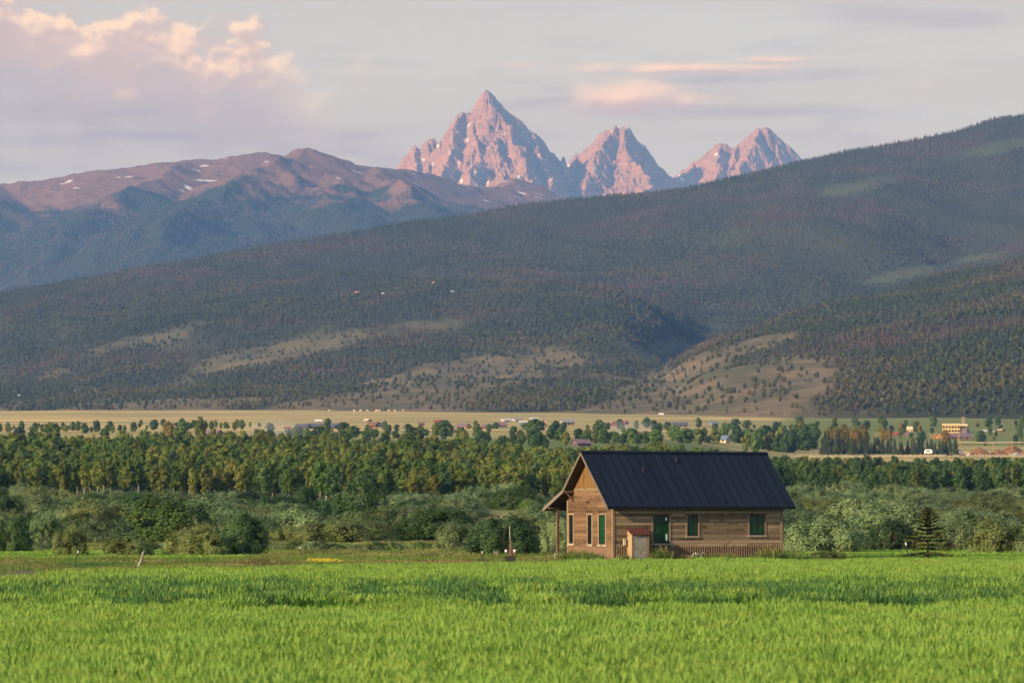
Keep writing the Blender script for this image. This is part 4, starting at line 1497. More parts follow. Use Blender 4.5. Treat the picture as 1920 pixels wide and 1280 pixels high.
# walls: a closed core behind the boards
mb = MB()
prof = [(0.05, 0), (CW - 0.05, 0), (CW - 0.05, roof_under(CW - .05)), (YB, roof_under(YB)), (YR, roof_under(YR)), (0.05, roof_under(0.05))]
for x0, flip in ((0.05, True), (CL - 0.05, False)):
    pts = [(x0, y, z) for y, z in prof]
    mb.poly(pts[::-1] if not flip else pts[::-1])
n_ = len(prof)
for i in range(n_):
    (ya, za), (yb, zb_) = prof[i], prof[(i + 1) % n_]
    mb.poly([(0.05, ya, za), (CL - 0.05, ya, za), (CL - .05, yb, zb_), (.05, yb, zb_)])
wall = mb.build('wall', m_soff, cabin)

WIN = [  # facade openings: x0, x1, z0, z1, columns, rows
    (2.50, 3.50, 1.03, 2.54, 2, 3), (4.66, 5.34, 1.44, 2.55, 2, 2), (8.66, 9.64, 1.47, 2.55, 2, 2)]
GWIN = [  # gable openings: y0, y1, z0, z1, pane
    (0.88, 1.62, 0.98, 2.56, 'g'), (2.46, 2.92, 0.98, 2.56, 'd'), (4.66, 5.12, 1.0, 2.56, 'd')]
SK = 0.84


def board_row(lo, hi, z0, z1, holes, minlen=1.3, maxlen=4.2):
    segs = [(lo, hi)]
    for a, b_, h0, h1 in holes:
        if z1 > h0 and z0 < h1:
            nx = []
            for s, e in segs:
                if b_ <= s or a >= e:
                    nx.append((s, e))
                else:
                    if a > s:
                        nx.append((s, a))
                    if b_ < e:
                        nx.append((b_, e))
            segs = nx
    out = []
    for s, e in segs:
        while e - s > maxlen:
            L = rnd.uniform(minlen, maxlen)
            if e - s - L < 0.5:
                break
            out.append((s, s + L))
            s += L
        out.append((s, e))
    return out


fh = [(a - .1, b_ + .1, z0 - .1, z1 + .1) for a, b_, z0, z1, _, _ in WIN]
z = SK
while z < 2.62:
    hgt = rnd.uniform(.15, .20)
    z1 = min(z + hgt, 2.66)
    for s, e in board_row(.1, CL - .1, z, z1, fh):
        mb = MB()
        t = rnd.uniform(0, .012)
        mb.box(0, e - s - .008, -.012 - t, .045, 0.004, z1 - z - .006)
        mb.build('plank', m_side, wall, (s + .004, 0, z))
    z = z1
# frieze board under the eave, in lengths
for s, e in ((.1, 2.4), (2.4, 4.55), (4.55, 8.4), (8.4, CL - .1)):
    mb = MB()
    mb.box(0, e - s - .006, -.026, .045, 0, .13)
    mb.build('frieze_board', m_trimh, wall, (s, 0, 2.67))
for s, e in ((.1, 5.1), (5.1, CL - .1)):
    mb = MB()
    mb.box(0, e - s - .006, -.006, .045, 0, .42)
    mb.build('plank', m_side, wall, (s, 0, 2.81))
# gable boards
gh = [(a - .1, b_ + .1, z0 - .1, z1 + .1) for a, b_, z0, z1, _ in GWIN]


def gable_span(zt):
    lo = max(.1, (zt + .16 - ZE) / TAN - E + .03)
    hi = CW - .1
    if zt > roof_under(CW):
        hi = min(hi, YB + (ZB - .16 - zt) / .43) if zt < ZB - .16 else YR + (ZR - .16 - zt) / TAN
    return lo, hi - .02


z = SK
while z < 3.93:
    hgt = rnd.uniform(.15, .21)
    z1 = min(z + hgt, 3.94)
    lo, hi = gable_span(z1)
    for s, e in board_row(lo, hi, z, z1, gh, 1.0, 2.8):
        mb = MB()
        t = rnd.uniform(0, .014)
        mb.box(-.012 - t, .045, 0, e - s - .008, .004, z1 - z - .006)
        mb.build('plank', m_gabl, wall, (0, s + .004, z))
    z = z1
lo, hi = gable_span(4.06)
mb = MB()
mb.box(-.05, .045, 0, hi - lo, 0, .11)
mb.build('gable_beam', m_trim, wall, (0, lo, 3.945))
y = lo + .06
while y < hi - .1:
    zt = min(roof_under(y + .01), roof_under(y + .14)) - .01
    if zt > 4.12:
        mb = MB()
        mb.box(-.012, .045, 0, .135, 0, zt - 4.06)
        mb.build('gable_board', m_batten, wall, (0, y, 4.06))
        mb = MB()
        mb.box(-.06, -.0125, 0, .05, 0, min(zt, roof_under(y - .03)) - 4.075)
        mb.build('batten', m_batten, wall, (0, y - .03, 4.065))
    y += .142
# corner boards
for nm, a in (('corner_board', (-.045, .085, -.04, .10, 0, 3.0)), ('corner_board', (CL - .13, CL + .03, -.04, .08, 0, 3.0)), ('corner_board', (-.04, .08, CW - .12, CW + .03, 0, 3.4))):
    mb = MB()
    mb.box(*a)
    mb.build(nm, m_trim, wall)


def corrugated(length, h, axis, name, period=.15, depth=.06):
    n = int(length / period * 4)
    V, Fq = [], []
    for i in range(n + 1):
        a = i * period / 4
        o_ = [0, depth, 0, -depth][i % 4] * .5
        for zz in (0, h):
            V.append((a, -.02 + o_, zz) if axis == 0 else (-.02 + o_, a, zz))
    for i in range(n):
        Fq.append((2 * i, 2 * i + 2, 2 * i + 3, 2 * i + 1))
    return obj(name, mesh_np(name, V, np.array(Fq), [m_rustmetal]), cabin)


s1 = corrugated(CL - .2, SK - .005, 0, 'skirting')
s1.location = (.1, 0, 0)
s2 = corrugated(CW - .25, SK - .005, 1, 'skirting')
s2.location = (0, .1, 0)
s1['label'] = 'rusty corrugated skirting under the long wall'
s2['label'] = 'rusty corrugated skirting under the gable wall'


def window(loc, width, hgt, axis, cols, rows, pane, deep=.0):
    """axis 0: in the long wall; axis 1: in the gable wall"""
    def B(mb, a0, a1, o0, o1, z0, z1):
        # a along the wall, o outward (positive = out)
        if axis == 0:
            mb.box(a0, a1, -o1, -o0, z0, z1)
        else:
            mb.box(-o1, -o0, a0, a1, z0, z1)
    mb = MB()
    for a0, a1, z0, z1 in ((0, .05, 0, hgt), (width - .05, width, 0, hgt), (.05, width - .05, 0, .05), (.05, width - .05, hgt - .05, hgt)):
        B(mb, a0, a1, -.04, .018, z0, z1)
    wo = mb.build('window', m_sash, cabin, loc)
    mb = MB()
    B(mb, .05, width - .05, -.04, -.012, .05, hgt - .05)
    mb.build('pane', m_green_pane if pane == 'g' else m_darkpane, wo)
    for i in range(1, cols):
        mb = MB()
        a = width * i / cols
        B(mb, a - .014, a + .014, -.011, .008, .05, hgt - .05)
        mb.build('muntin', m_sash, wo)
    for i in range(1, rows):
        mb = MB()
        zz = hgt * i / rows
        B(mb, .051, width - .051, -.011, .006, zz - .014, zz + .014)
        mb.build('muntin', m_sash, wo)
    for a0, a1, z0, z1, nm in ((-.11, -.002, -.02, hgt + .02, 'trim'), (width + .002, width + .11, -.02, hgt + .02, 'trim')):
        mb = MB()
        B(mb, a0, a1, -.04, .038, z0, z1)
        mb.build(nm, m_trim, wo)
    mb = MB()
    B(mb, -.13, width + .13, -.04, .07, -.13, -.022)
    mb.build('sill', m_trimh, wo)
    mb = MB()
    B(mb, -.14, width + .14, -.04, .05, hgt + .022, hgt + .12)
    mb.build('head_board', m_dkwood if axis == 0 else m_trim, wo)
    return wo


wins = [window((a, 0, z0), b_ - a, z1 - z0, 0, c_, r_, 'g') for a, b_, z0, z1, c_, r_ in WIN]
for (a, b_, z0, z1, pn) in GWIN:
    window((0, a, z0), b_ - a, z1 - z0, 1, 1, 4 if pn == 'g' else 1, pn)
mb = MB()
mb.box(.76, .88, -.016, -.0125, 1.24, 1.40)
mb.build('sticker', m_white, wins[0])
mb = MB()
mb.box(.78, .89, -.016, -.0125, .12, .50)
mb.build('sticker', m_mint, wins[0])

# roof: deck, standing-seam panels, ridge cap, rakes
x0, x1 = -OV, CL + OV
mb = MB()


def slab(mb, ya, za, yb, zb_, th, xa, xb):
    mb.hexa([(xa, ya, za - th), (xb, ya, za - th), (xb, yb, zb_ - th), (xa, yb, zb_ - th), (xa, ya, za), (xb, ya, za), (xb, yb, zb_), (xa, yb, zb_)])


slab(mb, -E, ZE, YR, ZR, .14, x0 + .03, x1 - .03)
slab(mb, YB, ZB, YR + .001, ZR, .14, x0 + .03, x1 - .03)
slab(mb, YP, ZP, YB + .001, ZB, .14, x0 + .03, x1 - .03)
roof = mb.build('roof', m_soff, cabin)
NP = 22
pw = (x1 - x0) / NP
pan = MB()
ln = math.hypot(YR + E, ZR - ZE)
ny_, nz_ = -(ZR - ZE) / ln, (YR + E) / ln     # outward normal of the front slope


def on(yz, off):
    return yz[0] + ny_ * off, yz[1] + nz_ * off


a, b_ = (-E - .03, ZE - .03 * TAN), (YR, ZR)
for (xa, xb, o0, o1, mt) in ((.0, pw, .004, .016, 0), (.0, .035, .0165, .05, 1)):
    c = []
    for off in (o0, o1):
        ya, za = on(a, off)
        yb, zb_ = on(b_, off)
        c += [(xa, ya, za), (xb - (.002 if mt == 0 else 0), ya, za), (xb - (.002 if mt == 0 else 0), yb, zb_), (xa, yb, zb_)]
    pan.hexa(c, mt)
pm = pan.mesh('panel', [m_roof, m_seam])
for i in range(NP):
    obj('panel', pm, roof, (x0 + i * pw, 0, 0))
for (ya, za, yb, zb_) in ((YR, ZR, YB, ZB), (YB, ZB, YP, ZP)):
    for i in range(NP):
        mb = MB()
        xa = x0 + i * pw
        mb.hexa([(xa, yb, zb_ + .006), (xa + pw - .002, yb, zb_ + .006), (xa + pw - .002, ya, za + .006), (xa, ya, za + .006), (xa, yb, zb_ + .018), (xa + pw - .002, yb, zb_ + .018), (xa + pw - .002, ya, za + .018), (xa, ya, za + .018)])
        mb.build('panel', m_roof, roof)
mb = MB()
mb.hexa([(x0 - .02, YR - .14, ZR - .08), (x1 + .02, YR - .14, ZR - .08), (x1 + .02, YR, ZR - .0), (x0 - .02, YR, ZR - .0), (x0 - .02, YR - .16, ZR - .04), (x1 + .02, YR - .16, ZR - .04), (x1 + .02, YR, ZR + .085), (x0 - .02, YR, ZR + .085)])
mb.hexa([(x0 - .02, YR + .001, ZR), (x1 + .02, YR + .001, ZR), (x1 + .02, YR + .14, ZR - .08), (x0 - .02, YR + .14, ZR - .08), (x0 - .02, YR + .001, ZR + .085), (x1 + .02, YR + .001, ZR + .085), (x1 + .02, YR + .16, ZR - .04), (x0 - .02, YR + .16, ZR - .04)])
mb.build('ridge_cap', m_seam, roof)
for xa, xb in ((x0 - .015, x0 + .028), (x1 - .028, x1 + .015)):
    for (ya, za, yb, zb_) in ((-E - .02, ZE - .02, YR - .001, ZR), (YR + .001, ZR, YB - .001, ZB), (YB + .001, ZB, YP, ZP)):
        mb = MB()
        slab(mb, ya, za + .004, yb, zb_ + .004, .2, xa, xb)
        mb.build('rake_board', m_rake, roof)
mb = MB()
mb.box(x0 + .03, x1 - .03, -E - .03, -E - .002, ZE - .16, ZE - .012)
mb.build('fascia', m_seam, roof)
# rafters' tails of the porch side, beam and brace under the gable overhang
mb = MB()
mb.box(-OV + .05, .0, 4.55, 4.69, 3.80, 3.94)
bo = mb.build('purlin_beam', m_gabl, cabin)
mb = MB()
mb.tube([(-OV + .16, 4.62, 3.83), (-.03, 4.62, 3.32)], .055, 4)
mb.build('brace', m_dkwood, cabin)
mb = MB()
mb.box(-OV + .05, CL + OV - .05, 6.52, 6.66, 2.90, 3.06)
mb.build('porch_beam', m_dkwood, cabin)
for xx in (-.05, 3.6, 7.2, CL - .05):
    mb = MB()
    mb.box(xx, xx + .14, 6.53, 6.67, .38, 2.90)
    mb.build('porch_post', m_dkwood, cabin)
mb = MB()
for i in range(9):
    mb.box(-.12, CL, CW + .06 + i * .155, CW + .205 + i * .155, .34, .38)
mb.box(-.10, CL, CW + 1.36, CW + 1.42, .10, .335)
dk = mb.build('porch_deck', m_grey, cabin)
for xx in (0, 3.6, 7.2):
    mb = MB()
    mb.box(xx, xx + .2, CW + 1.1, CW + 1.3, -.1, .335)
    mb.build('pier', m_dkwood, dk)
# roof vents
for xx, frac in ((2.72, .62), (5.18, .82)):
    yy = -E + (YR + E) * frac
    zz = ZE + (yy + E) * TAN
    mb = MB()
    mb.tube([(xx, yy, zz - .02), (xx, yy, zz + .26)], .045, 10)
    mb.tube([(xx, yy, zz + .262), (xx, yy, zz + .30)], .062, 10)
    vp = mb.build('vent_pipe', m_blackmetal, roof)
    mb = MB()
    mb.tube([(xx, yy - .02, zz - .05), (xx, yy + .0, zz + .07)], [.13, .06], 10)
    mb.build('boot', m_seam, vp)

# lean-to closet on the long wall
lt = MB()
X0, X1, D = .86, 1.92, .55
lt.hexa([(X0, -D, 0), (X1, -D, 0), (X1, -.03, 0), (X0, -.03, 0), (X0, -D, 1.50), (X1, -D, 1.50), (X1, -.03, 1.78), (X0, -.03, 1.78)])
lean = lt.build('lean_to', m_side, cabin)
lean['label'] = 'small grey plank closet with a red metal roof against the long wall'
z = .06
while z < 1.40:
    hgt = rnd.uniform(.12, .17)
    z1 = min(z + hgt, 1.42)
    mb = MB()
    mb.box(0, X1 - X0 - .30, -.022 - rnd.uniform(0, .006), -.001, 0, z1 - z - .006)
    mb.build('plank', m_grey, lean, (X0 + .15, -D, z))
    z = z1
for xx in (X0 - .01, X1 - .12):
    mb = MB()
    mb.box(0, .13, -.034, -.001, 0, 1.47)
    mb.build('post', m_trim, lean, (xx, -D, 0))
mb = MB()
mb.box(X0 + .13, X0 + .148, -D - .028, -D - .001, .25, 1.40)
mb.build('door_edge', m_white, lean)
mb = MB()
for i in range(15):
    xa = X0 - .10 + i * .084
    mb.hexa([(xa, -D - .12, 1.50), (xa + .083, -D - .12, 1.50), (xa + .083, -.03, 1.835), (xa, -.03, 1.835), (xa, -D - .12, 1.512 + .014 * (i % 2)), (xa + .083, -D - .12, 1.512 + .014 * (i % 2)), (xa + .083, -.03, 1.85 + .014 * (i % 2)), (xa, -.03, 1.85 + .014 * (i % 2))])
mb.build('lean_roof', m_rustroof, lean)
# meter box, small lamp on the gable
mb = MB()
mb.box(.60, .74, -.12, -.03, .92, 1.24)
mb.box(.585, .755, -.135, -.025, 1.241, 1.26)
mb.build('meter_box', m_cream, cabin)
mb = MB()
mb.tube([(-.02, 2.75, 3.30), (-.12, 2.75, 3.33), (-.18, 2.75, 3.26)], [.02, .03, .07], 8)
mb.build('wall_lamp', m_blackmetal, cabin)

# weeds and small white flowers along the foot of the wall
m_fl = leaf_mat('white_petals', (0.6, 0.6, 0.55), (0.75, 0.75, 0.7), .2, .005)
W1 = tuft_patch(401, [m_mgrass, m_weed], 60, .7, .75, .012, .3)
W2 = tuft_patch(402, [m_low, m_mgrass], 60, .7, .55, .014)
W3 = tuft_patch(403, [m_low, m_fl], 30, .35, .5, .012, .25)
lx, ly = math.cos(TH), math.sin(TH)
wp, wv, wsx = [], [], []
for k in range(90):
    t = rnd.uniform(-.2, CL + .8)
    if .7 < t < 1.95:
        continue
    off = -rnd.uniform(.15, 1.0)
    big = 1.4 if (9 < t < 10.6 or 2.0 < t < 3.4) else .8
    wp.append((t, off))
    wv.append(rnd.choice([0, 1, 0]))
    wsx.append(big * rnd.uniform(.35, .8))
for t in (4.95, 5.15):
    wp.append((t, -.5))
    wv.append(2)
    wsx.append(1.0)
for k in range(26):
    wp.append((-rnd.uniform(.15, .8), rnd.uniform(.2, 5)))
    wv.append(rnd.choice([0, 1]))
    wsx.append(rnd.uniform(.5, .9))
pts = []
for t, off in wp:
    x = cabin.location.x + t * lx - off * ly
    y = cabin.location.y + t * ly + off * lx
    pts.append((x, y, gz(x, y)))
o = scatter('weeds', pts, [(0, 0, rnd.uniform(0, 6.28)) for _ in pts], [(s_, s_, s_) for s_ in wsx], wv, [W1, W2, W3])
tag(o, 'tall weeds along the foot of the cabin walls', 'weeds', kind='stuff')

# ------------------------------------------------------------------ young spruce beside the cabin
def spruce():
    rs2 = np.random.RandomState(77)
    h = 3.15
    mb = MB()
    mb.tube([(0, 0, -.2), (.02, 0, .9), (-.01, .01, 2.0), (0, 0, h)], [.075, .06, .035, .006], 8)
    trunk = mb.mesh('trunk', m_bark)
    br = MB()
    V, Fq = [], []
    z = .10
    cs, ds, ss = [], [], []
    while z < h - .08:
        t = z / h
        nb = int(9 - 4 * t)
        rad = 1.48 * (1 - t) ** .8 + .08
        ph = rs2.uniform(0, 6.28)
        for k in range(nb):
            a = ph + k * 2 * math.pi / nb + rs2.uniform(-.25, .25)
            L = rad * rs2.uniform(.55, 1.18)
            up = .10 + .55 * t
            droop = -.12 * (1 - t)
            p0 = np.array([0, 0, z])
            end = np.array([math.cos(a) * L, math.sin(a) * L, z + L * (up - .22 + droop)])
            mid = np.array([math.cos(a) * L * .55, math.sin(a) * L * .55, z + L * (.02 + up * .2 + droop)])
            br.tube([tuple(p0), tuple(mid), tuple(end)], [.014, .009, .003], 4)
            npt = int(34 + 170 * L)
            for j in range(npt):
                q = rs2.uniform(.12, 1.03)
                c = p0 * (1 - q) ** 2 + 2 * mid * q * (1 - q) + end * q * q
                side = np.array([-math.sin(a), math.cos(a), 0]) * rs2.uniform(-1, 1) * (.06 + .17 * L * (1 - q * .75))
                cs.append(c + side + np.array([0, 0, rs2.uniform(-.035, .015) - abs(side).sum() * .1]))
                ds.append((math.cos(a + rs2.uniform(-.8, .8)), math.sin(a + rs2.uniform(-.8, .8)), rs2.uniform(-.1, .5)))
                ss.append(rs2.uniform(.07, .115))
        z += .13 + .12 * (1 - t) * rs2.uniform(.5, 1.4)
    cs, ds, ss = np.array(cs), np.array(ds), np.array(ss)
    # slim needle sprays lying along the branch
    n = len(cs)
    d = ds / np.linalg.norm(ds, axis=1)[:, None]
    sd = np.cross(d, rs2.normal(size=(n, 3)))
    sd /= np.linalg.norm(sd, axis=1)[:, None]
    s = ss[:, None]
    V = np.stack([cs - d * s, cs - sd * s * .38, cs + d * s * 1.2, cs + sd * s * .38], 1).reshape(-1, 3)
    crown = mesh_np('crown', V, np.arange(4 * n).reshape(-1, 4), [m_needle2])
    return trunk, br.mesh('branches', m_bark), crown


m_needle2 = leaf_mat('young_needles', (0.075, 0.10, 0.026), (0.14, 0.165, 0.045), .2, .01)
p = at(1738, 1056, lo=150)
sp = thing_copies('spruce_tree', spruce(), (p.x, p.y, p.z), .3, (.96, .96, .96), 'young spruce with level branches standing alone beside the cabin', 'tree')

# small weedy hummocks right of the cabin
for px, v, wd, hg, lab in [(1500, 1053, 30, 12, 'tuft of dark weeds at the right corner of the cabin'), (1552, 1052, 66, 22, 'low yellow-green weed mound between the cabin and the young spruce')]:
    p, wm, hm = px_size(px, v, wd, hg)
    thing_copies('weed_mound', BUSH['g' if px < 1520 else 'o'][0], (p.x, p.y, p.z - .05), .6, (wm / 5.6, wm / 5.6, hm / 3.85), lab, 'plant')

# ------------------------------------------------------------------ fence posts
m_tpost, w, b = pbr('green_steel', (0.025, 0.045, 0.035), .5, .3)
m_greywood = wood_mat('grey_post_wood', (0.22, 0.20, 0.17), (0.42, 0.39, 0.34), (.08, .07, .06), 2)


def post(name, tip, foot, label, kind='t'):
    """tip and foot as (px, row); the foot stands on the meadow"""
    f = at(foot[0], foot[1], lo=120)
    t = P(tip[0], tip[1], f.y)
    ax = t - f
    o = empty(name, f)
    tag(o, label, 'fence post')
    if kind == 't':
        mb = MB()
        n = ax.normalized()
        mb.tube([-n * .35, ax * .86], .026, 4)
        for i in range(6):
            c = ax * (.2 + i * .11)
            mb.box(c.x - .03, c.x + .03, c.y - .045, c.y - .02, c.z - .012, c.z + .012)
        mb.build('shaft', m_tpost, o)
        mb = MB()
        mb.tube([ax * .862, ax], .03, 5)
        mb.build('painted_tip', m_white, o)
    elif kind == 'w':
        mb = MB()
        s = Vector((.05, 0, .02))
        mb.tube([-ax.normalized() * .4, ax * .3, ax * .62 + s, ax * .78], [.06, .055, .05, .042], 7)
        mb.build('trunk', m_greywood, o)
        mb = MB()
        mb.tube([ax * .7, ax * .86 - Vector((.03, 0, 0)), ax * .9 - Vector((.05, 0, 0))], [.035, .03, .018], 6)
        mb.build('fork', m_greywood, o)
        mb = MB()
        mb.tube([ax * .74, ax * .9 + Vector((.03, 0, 0)), ax], [.03, .024, .012], 6)
        mb.build('fork', m_greywood, o)
    else:
        mb = MB()
        mb.tube([-ax.normalized() * .3, ax * .5, ax], [.07, .066, .06], 7)
        mb.build('stub', m_greywood, o)
        mb = MB()
        mb.tube([ax, ax * 1.04], [.058, .03], 7)
        mb.build('cut_top', m_trim, o)
    return o


post('fence_post', (146.5, 1032), (140, 1065), 'thin dark leaning steel post with a pale tip on the left')
post('fence_post', (270, 1030), (259, 1068), 'thick grey wooden post, forked at the top and leaning right', 'w')
post('fence_post', (562, 1025), (567, 1048), 'thin steel post with a white tip in front of the weedy strip')
post('fence_post', (904, 1033), (904, 1059), 'dark upright steel post left of the utility pedestal')
post('fence_post', (1698, 1016), (1705, 1058), 'dark leaning steel post with a white tip beside the young spruce')
post('fence_post', (124.5, 1035), (124.5, 1047), 'left one of a pair of short pale stubs under the olive bush', 's')
post('fence_post', (129, 1036), (129, 1047), 'right one of a pair of short pale stubs under the olive bush', 's')
post('fence_post', (235, 1035), (235, 1047), 'single short pale stub under the spreading olive bush', 's')
post('fence_post', (927.5, 1033), (927.5, 1045), 'left one of two short pale stubs behind the utility pedestal', 's')
post('fence_post', (932, 1033), (932, 1045), 'right one of two short pale stubs behind the utility pedestal', 's')

# ------------------------------------------------------------------ utility pedestal
m_maroon, w, b = pbr('maroon_paint', (0.10, 0.015, 0.02), .5, .3)
m_boxdark, w, b = pbr('dark_green_box', (0.025, 0.032, 0.022), .6, .25)
m_paleknob, w, b = pbr('white_glass', (0.7, 0.66, 0.6), .35, .4)
p = at(957, 1060, lo=150)
k = p.y / F_PX
ped = empty('utility_pedestal', p)
tag(ped, 'dark box topped by a tapered post with two white knobs and a thin rod', 'pedestal')
zb = 18 * k
mb = MB()
hw = 10 * k
for i in range(6):
    mb.box(-hw + i * hw / 3, -hw + (i + 1) * hw / 3 - .008, -.22, -.2, -.1, zb - .01)
mb.box(-hw, hw, -.198, .22, -.1, zb)
mb.build('box', m_boxdark, ped)
mb = MB()
zt = zb + 32 * k
mb.hexa([(-.10, -.06, zb + .001), (.05, -.06, zb + .001), (.05, .06, zb + .001), (-.10, .06, zb + .001), (-.035, -.03, zt), (.03, -.03, zt), (.03, .03, zt), (-.035, .03, zt)])
mb.build('tapered_post', m_dkwood, ped)
mb = MB()
mb.hexa([(.051, -.05, zb + .001), (.18, -.05, zb + .001), (.18, .05, zb + .001), (.051, .05, zb + .001), (.051, -.03, zb + 16 * k), (.09, -.03, zb + 16 * k), (.09, .03, zb + 16 * k), (.051, .03, zb + 16 * k)])
mb.build('side_plate', m_maroon, ped)
for sx in (-1, 1):
    mb = MB()
    cx = sx * 7.6 * k + (.01 if sx > 0 else -.01)
    zc = zb + 9 * k
    mb.tube([(cx - sx * .07, 0, zc), (cx - sx * .05, 0, zc), (cx, 0, zc), (cx + sx * .05, 0, zc), (cx + sx * .075, 0, zc)], [.035, .075, .09, .07, .02], 10)
    mb.build('knob', m_paleknob, ped, smooth=True)
mb = MB()
mb.tube([(-.02, 0, zt - .02), (-.03, 0, zt + .33), (-.035, 0, zt + 24 * k)], [.018, .016, .012], 6)
mb.build('rod', m_cream, ped)
mb = MB()
mb.tube([(-.035, 0, zt - .12), (-.03, 0, zt - .02)], .05, 7)
mb.build('collar', m_dkwood, ped)

# ------------------------------------------------------------------ the far town
def flat(name, col, rough=.8):
    if name in MATS:
        return MATS[name]
    m, w, b = pbr(name, col, rough, .2)
    oi = w.n('ShaderNodeTexCoord').outputs['Object']
    c0, c1 = tuple(x * .8 for x in col), tuple(min(.85, x * 1.15) for x in col)
    w.put(b.inputs['Base Color'], w.mix(w.noise(oi, .8, 4), c0, c1))
    return m


HC = {'white': (.70, .68, .62), 'cream': (.58, .48, .32), 'peach': (.60, .36, .22), 'yellow': (.5, .36, .15), 'orange': (.52, .25, .10), 'tan': (.38, .28, .18), 'brown': (.16, .10, .07),
      'red': (.26, .07, .05), 'grey': (.24, .24, .24), 'blue': (.13, .18, .26), 'slate': (.09, .10, .13), 'mauve': (.17, .12, .13), 'pale': (.45, .45, .46), 'pink': (.48, .28, .24), 'teal': (.2, .3, .33)}


def at_hill(px, v):
    ds = np.linspace(2700, 8000, 2200)
    xs = (px - 960) / F_PX * ds
    vv = 960 - (hill_z(xs, ds) - CAM_Z) / ds * F_PX
    i = int(np.argmax(vv <= v)) if (vv <= v).any() else 0
    return Vector((xs[i], ds[i], float(hill_z(xs[i:i + 1], ds[i:i + 1])[0])))


def house(px, v, wpx, hpx, wc, rc, label, yaw=0.0, pitch=.6, depth=.75, gable_front=False, on_hill=False, lo=1350, cat='house', name='house', bays=0):
    p = at_hill(px, v) if on_hill else at(px, v, lo=lo)
    k = p.y / F_PX
    Wd, H = wpx * k, hpx * k
    D = max(5.0, Wd * depth)
    e = empty(name, (p.x, p.y + D * .5, p.z - .3), yaw)
    tag(e, label, cat)
    mw, mr, mg = flat('wall_' + wc, HC[wc]), flat('roof_' + rc, HC[rc], .7), m_darkpane
    a, b_ = (D, Wd) if gable_front else (Wd, D)      # ridge runs along local x of length a
    hr = min(b_ * .5 * pitch, H * .55)
    hw_ = H - hr + .3
    mb = MB()
    x0, x1, y0, y1 = -a / 2, a / 2, -b_ / 2, b_ / 2
    mb.poly([(x0, y0, 0), (x1, y0, 0), (x1, y0, hw_), (x0, y0, hw_)])
    mb.poly([(x1, y1, 0), (x0, y1, 0), (x0, y1, hw_), (x1, y1, hw_)])
    mb.poly([(x1, y0, 0), (x1, y1, 0), (x1, y1, hw_), (x1, 0, hw_ + hr), (x1, y0, hw_)])
    mb.poly([(x0, y1, 0), (x0, y0, 0), (x0, y0, hw_), (x0, 0, hw_ + hr), (x0, y1, hw_)])
    rot = math.pi / 2 if gable_front else 0
    parts = [mb.build('wall', mw, e, rz=rot)]
    mb = MB()
    ov = .5
    zl = hw_ - ov * hr / (b_ / 2)
    for s in (-1, 1):
        c = [(x0 - ov, s * (b_ / 2 + ov), zl), (x1 + ov, s * (b_ / 2 + ov), zl), (x1 + ov, 0, hw_ + hr), (x0 - ov, 0, hw_ + hr)]
        if s > 0:
            c = [c[1], c[0], c[3], c[2]]
        mb.hexa(c + [(q[0], q[1], q[2] + .25) for q in c])
    mb.build('roof', mr, e, rz=rot)
    # openings in the wall that faces the field, and in the gable
    face = [(x0 + a * f, y0) for f in (.2, .5, .78)] if not gable_front else []
    for i, (xx, yy) in enumerate(face if not bays else []):
        mb = MB()
        dr = i == 1 and hw_ > 2
        mb.box(xx - .5, xx + .5, yy - .06, yy + .05, .3 if dr else hw_ * .4, 2.3 if dr else hw_ * .75)
        mb.build('door' if dr else 'window', flat('door_brown', (.1, .06, .04)) if dr else mg, e)
    if bays:
        for i in range(bays):
            xx = x0 + a * (i + .5) / bays
            mb = MB()
            mb.box(xx - a / bays * .34, xx + a / bays * .34, y0 - .06, y0 + .05, .3, hw_ * .8)
            mb.build('bay_door', flat('door_brown', (.1, .06, .04)) if i % 2 else flat('wall_white', HC['white']), e)
    for yy in (-b_ * .22, b_ * .2):
        mb = MB()
        mb.box(x0 - .06, x0 + .05, yy - .45, yy + .45, hw_ * .4, hw_ * .75)
        mb.build('window', mg, e, rz=rot)
    if gable_front is True:
        mb = MB()
        mb.box(x0 - .06, x0 + .05, -.4, .4, hw_ + hr * .2, hw_ + hr * .55)
        mb.build('window', mg, e, rz=rot)
    return e


Y1, Y2 = R(-28), R(24)
house(48, 748, 10, 6, 'peach', 'brown', 'sunlit orange-walled house on the lowest slope at far left', Y1, on_hill=True)
house(34, 744, 8, 4, 'white', 'pale', 'small white-roofed house just left of the orange-walled one', Y1, on_hill=True)
house(148, 735, 15, 5, 'white', 'blue', 'blue-roofed house with a white gable on the left slope', Y2, on_hill=True)
house(183, 734, 6, 4, 'white', 'pale', 'tiny white house right of the blue-roofed one on the slope', 0, on_hill=True)
house(100, 748, 7, 3, 'cream', 'pale', 'low pale house in the small clearing on the left slope', 0, on_hill=True)
house(110, 743, 4, 3, 'white', 'pale', 'smallest pale house above the clearing on the left slope', 0, on_hill=True)
house(92, 767, 10, 5, 'white', 'teal', 'pale teal-roofed house at the foot of the left slope', Y1)
house(195, 762, 22, 7, 'peach', 'peach', 'long sunlit peach building at the left end of the hay field', Y1, .4, name='farm_building', cat='building')
house(340, 760, 64, 8, 'tan', 'blue', 'very long low blue-grey barn with bays behind the hay field', 0, .5, .14, name='barn', cat='barn', bays=9)
house(33, 812, 16, 7, 'pink', 'grey', 'pinkish house among the dark tree row at far left', Y1)
house(400, 818, 26, 12, 'tan', 'mauve', 'brown-roofed house right of the golden tree', Y1)
house(376, 815, 16, 7, 'peach', 'brown', 'low tan shed joined close to the brown-roofed house', 0, name='shed', cat='shed')
house(566, 803, 22, 8, 'mauve', 'slate', 'leftmost of the dark slate houses in the smoky row', 0)
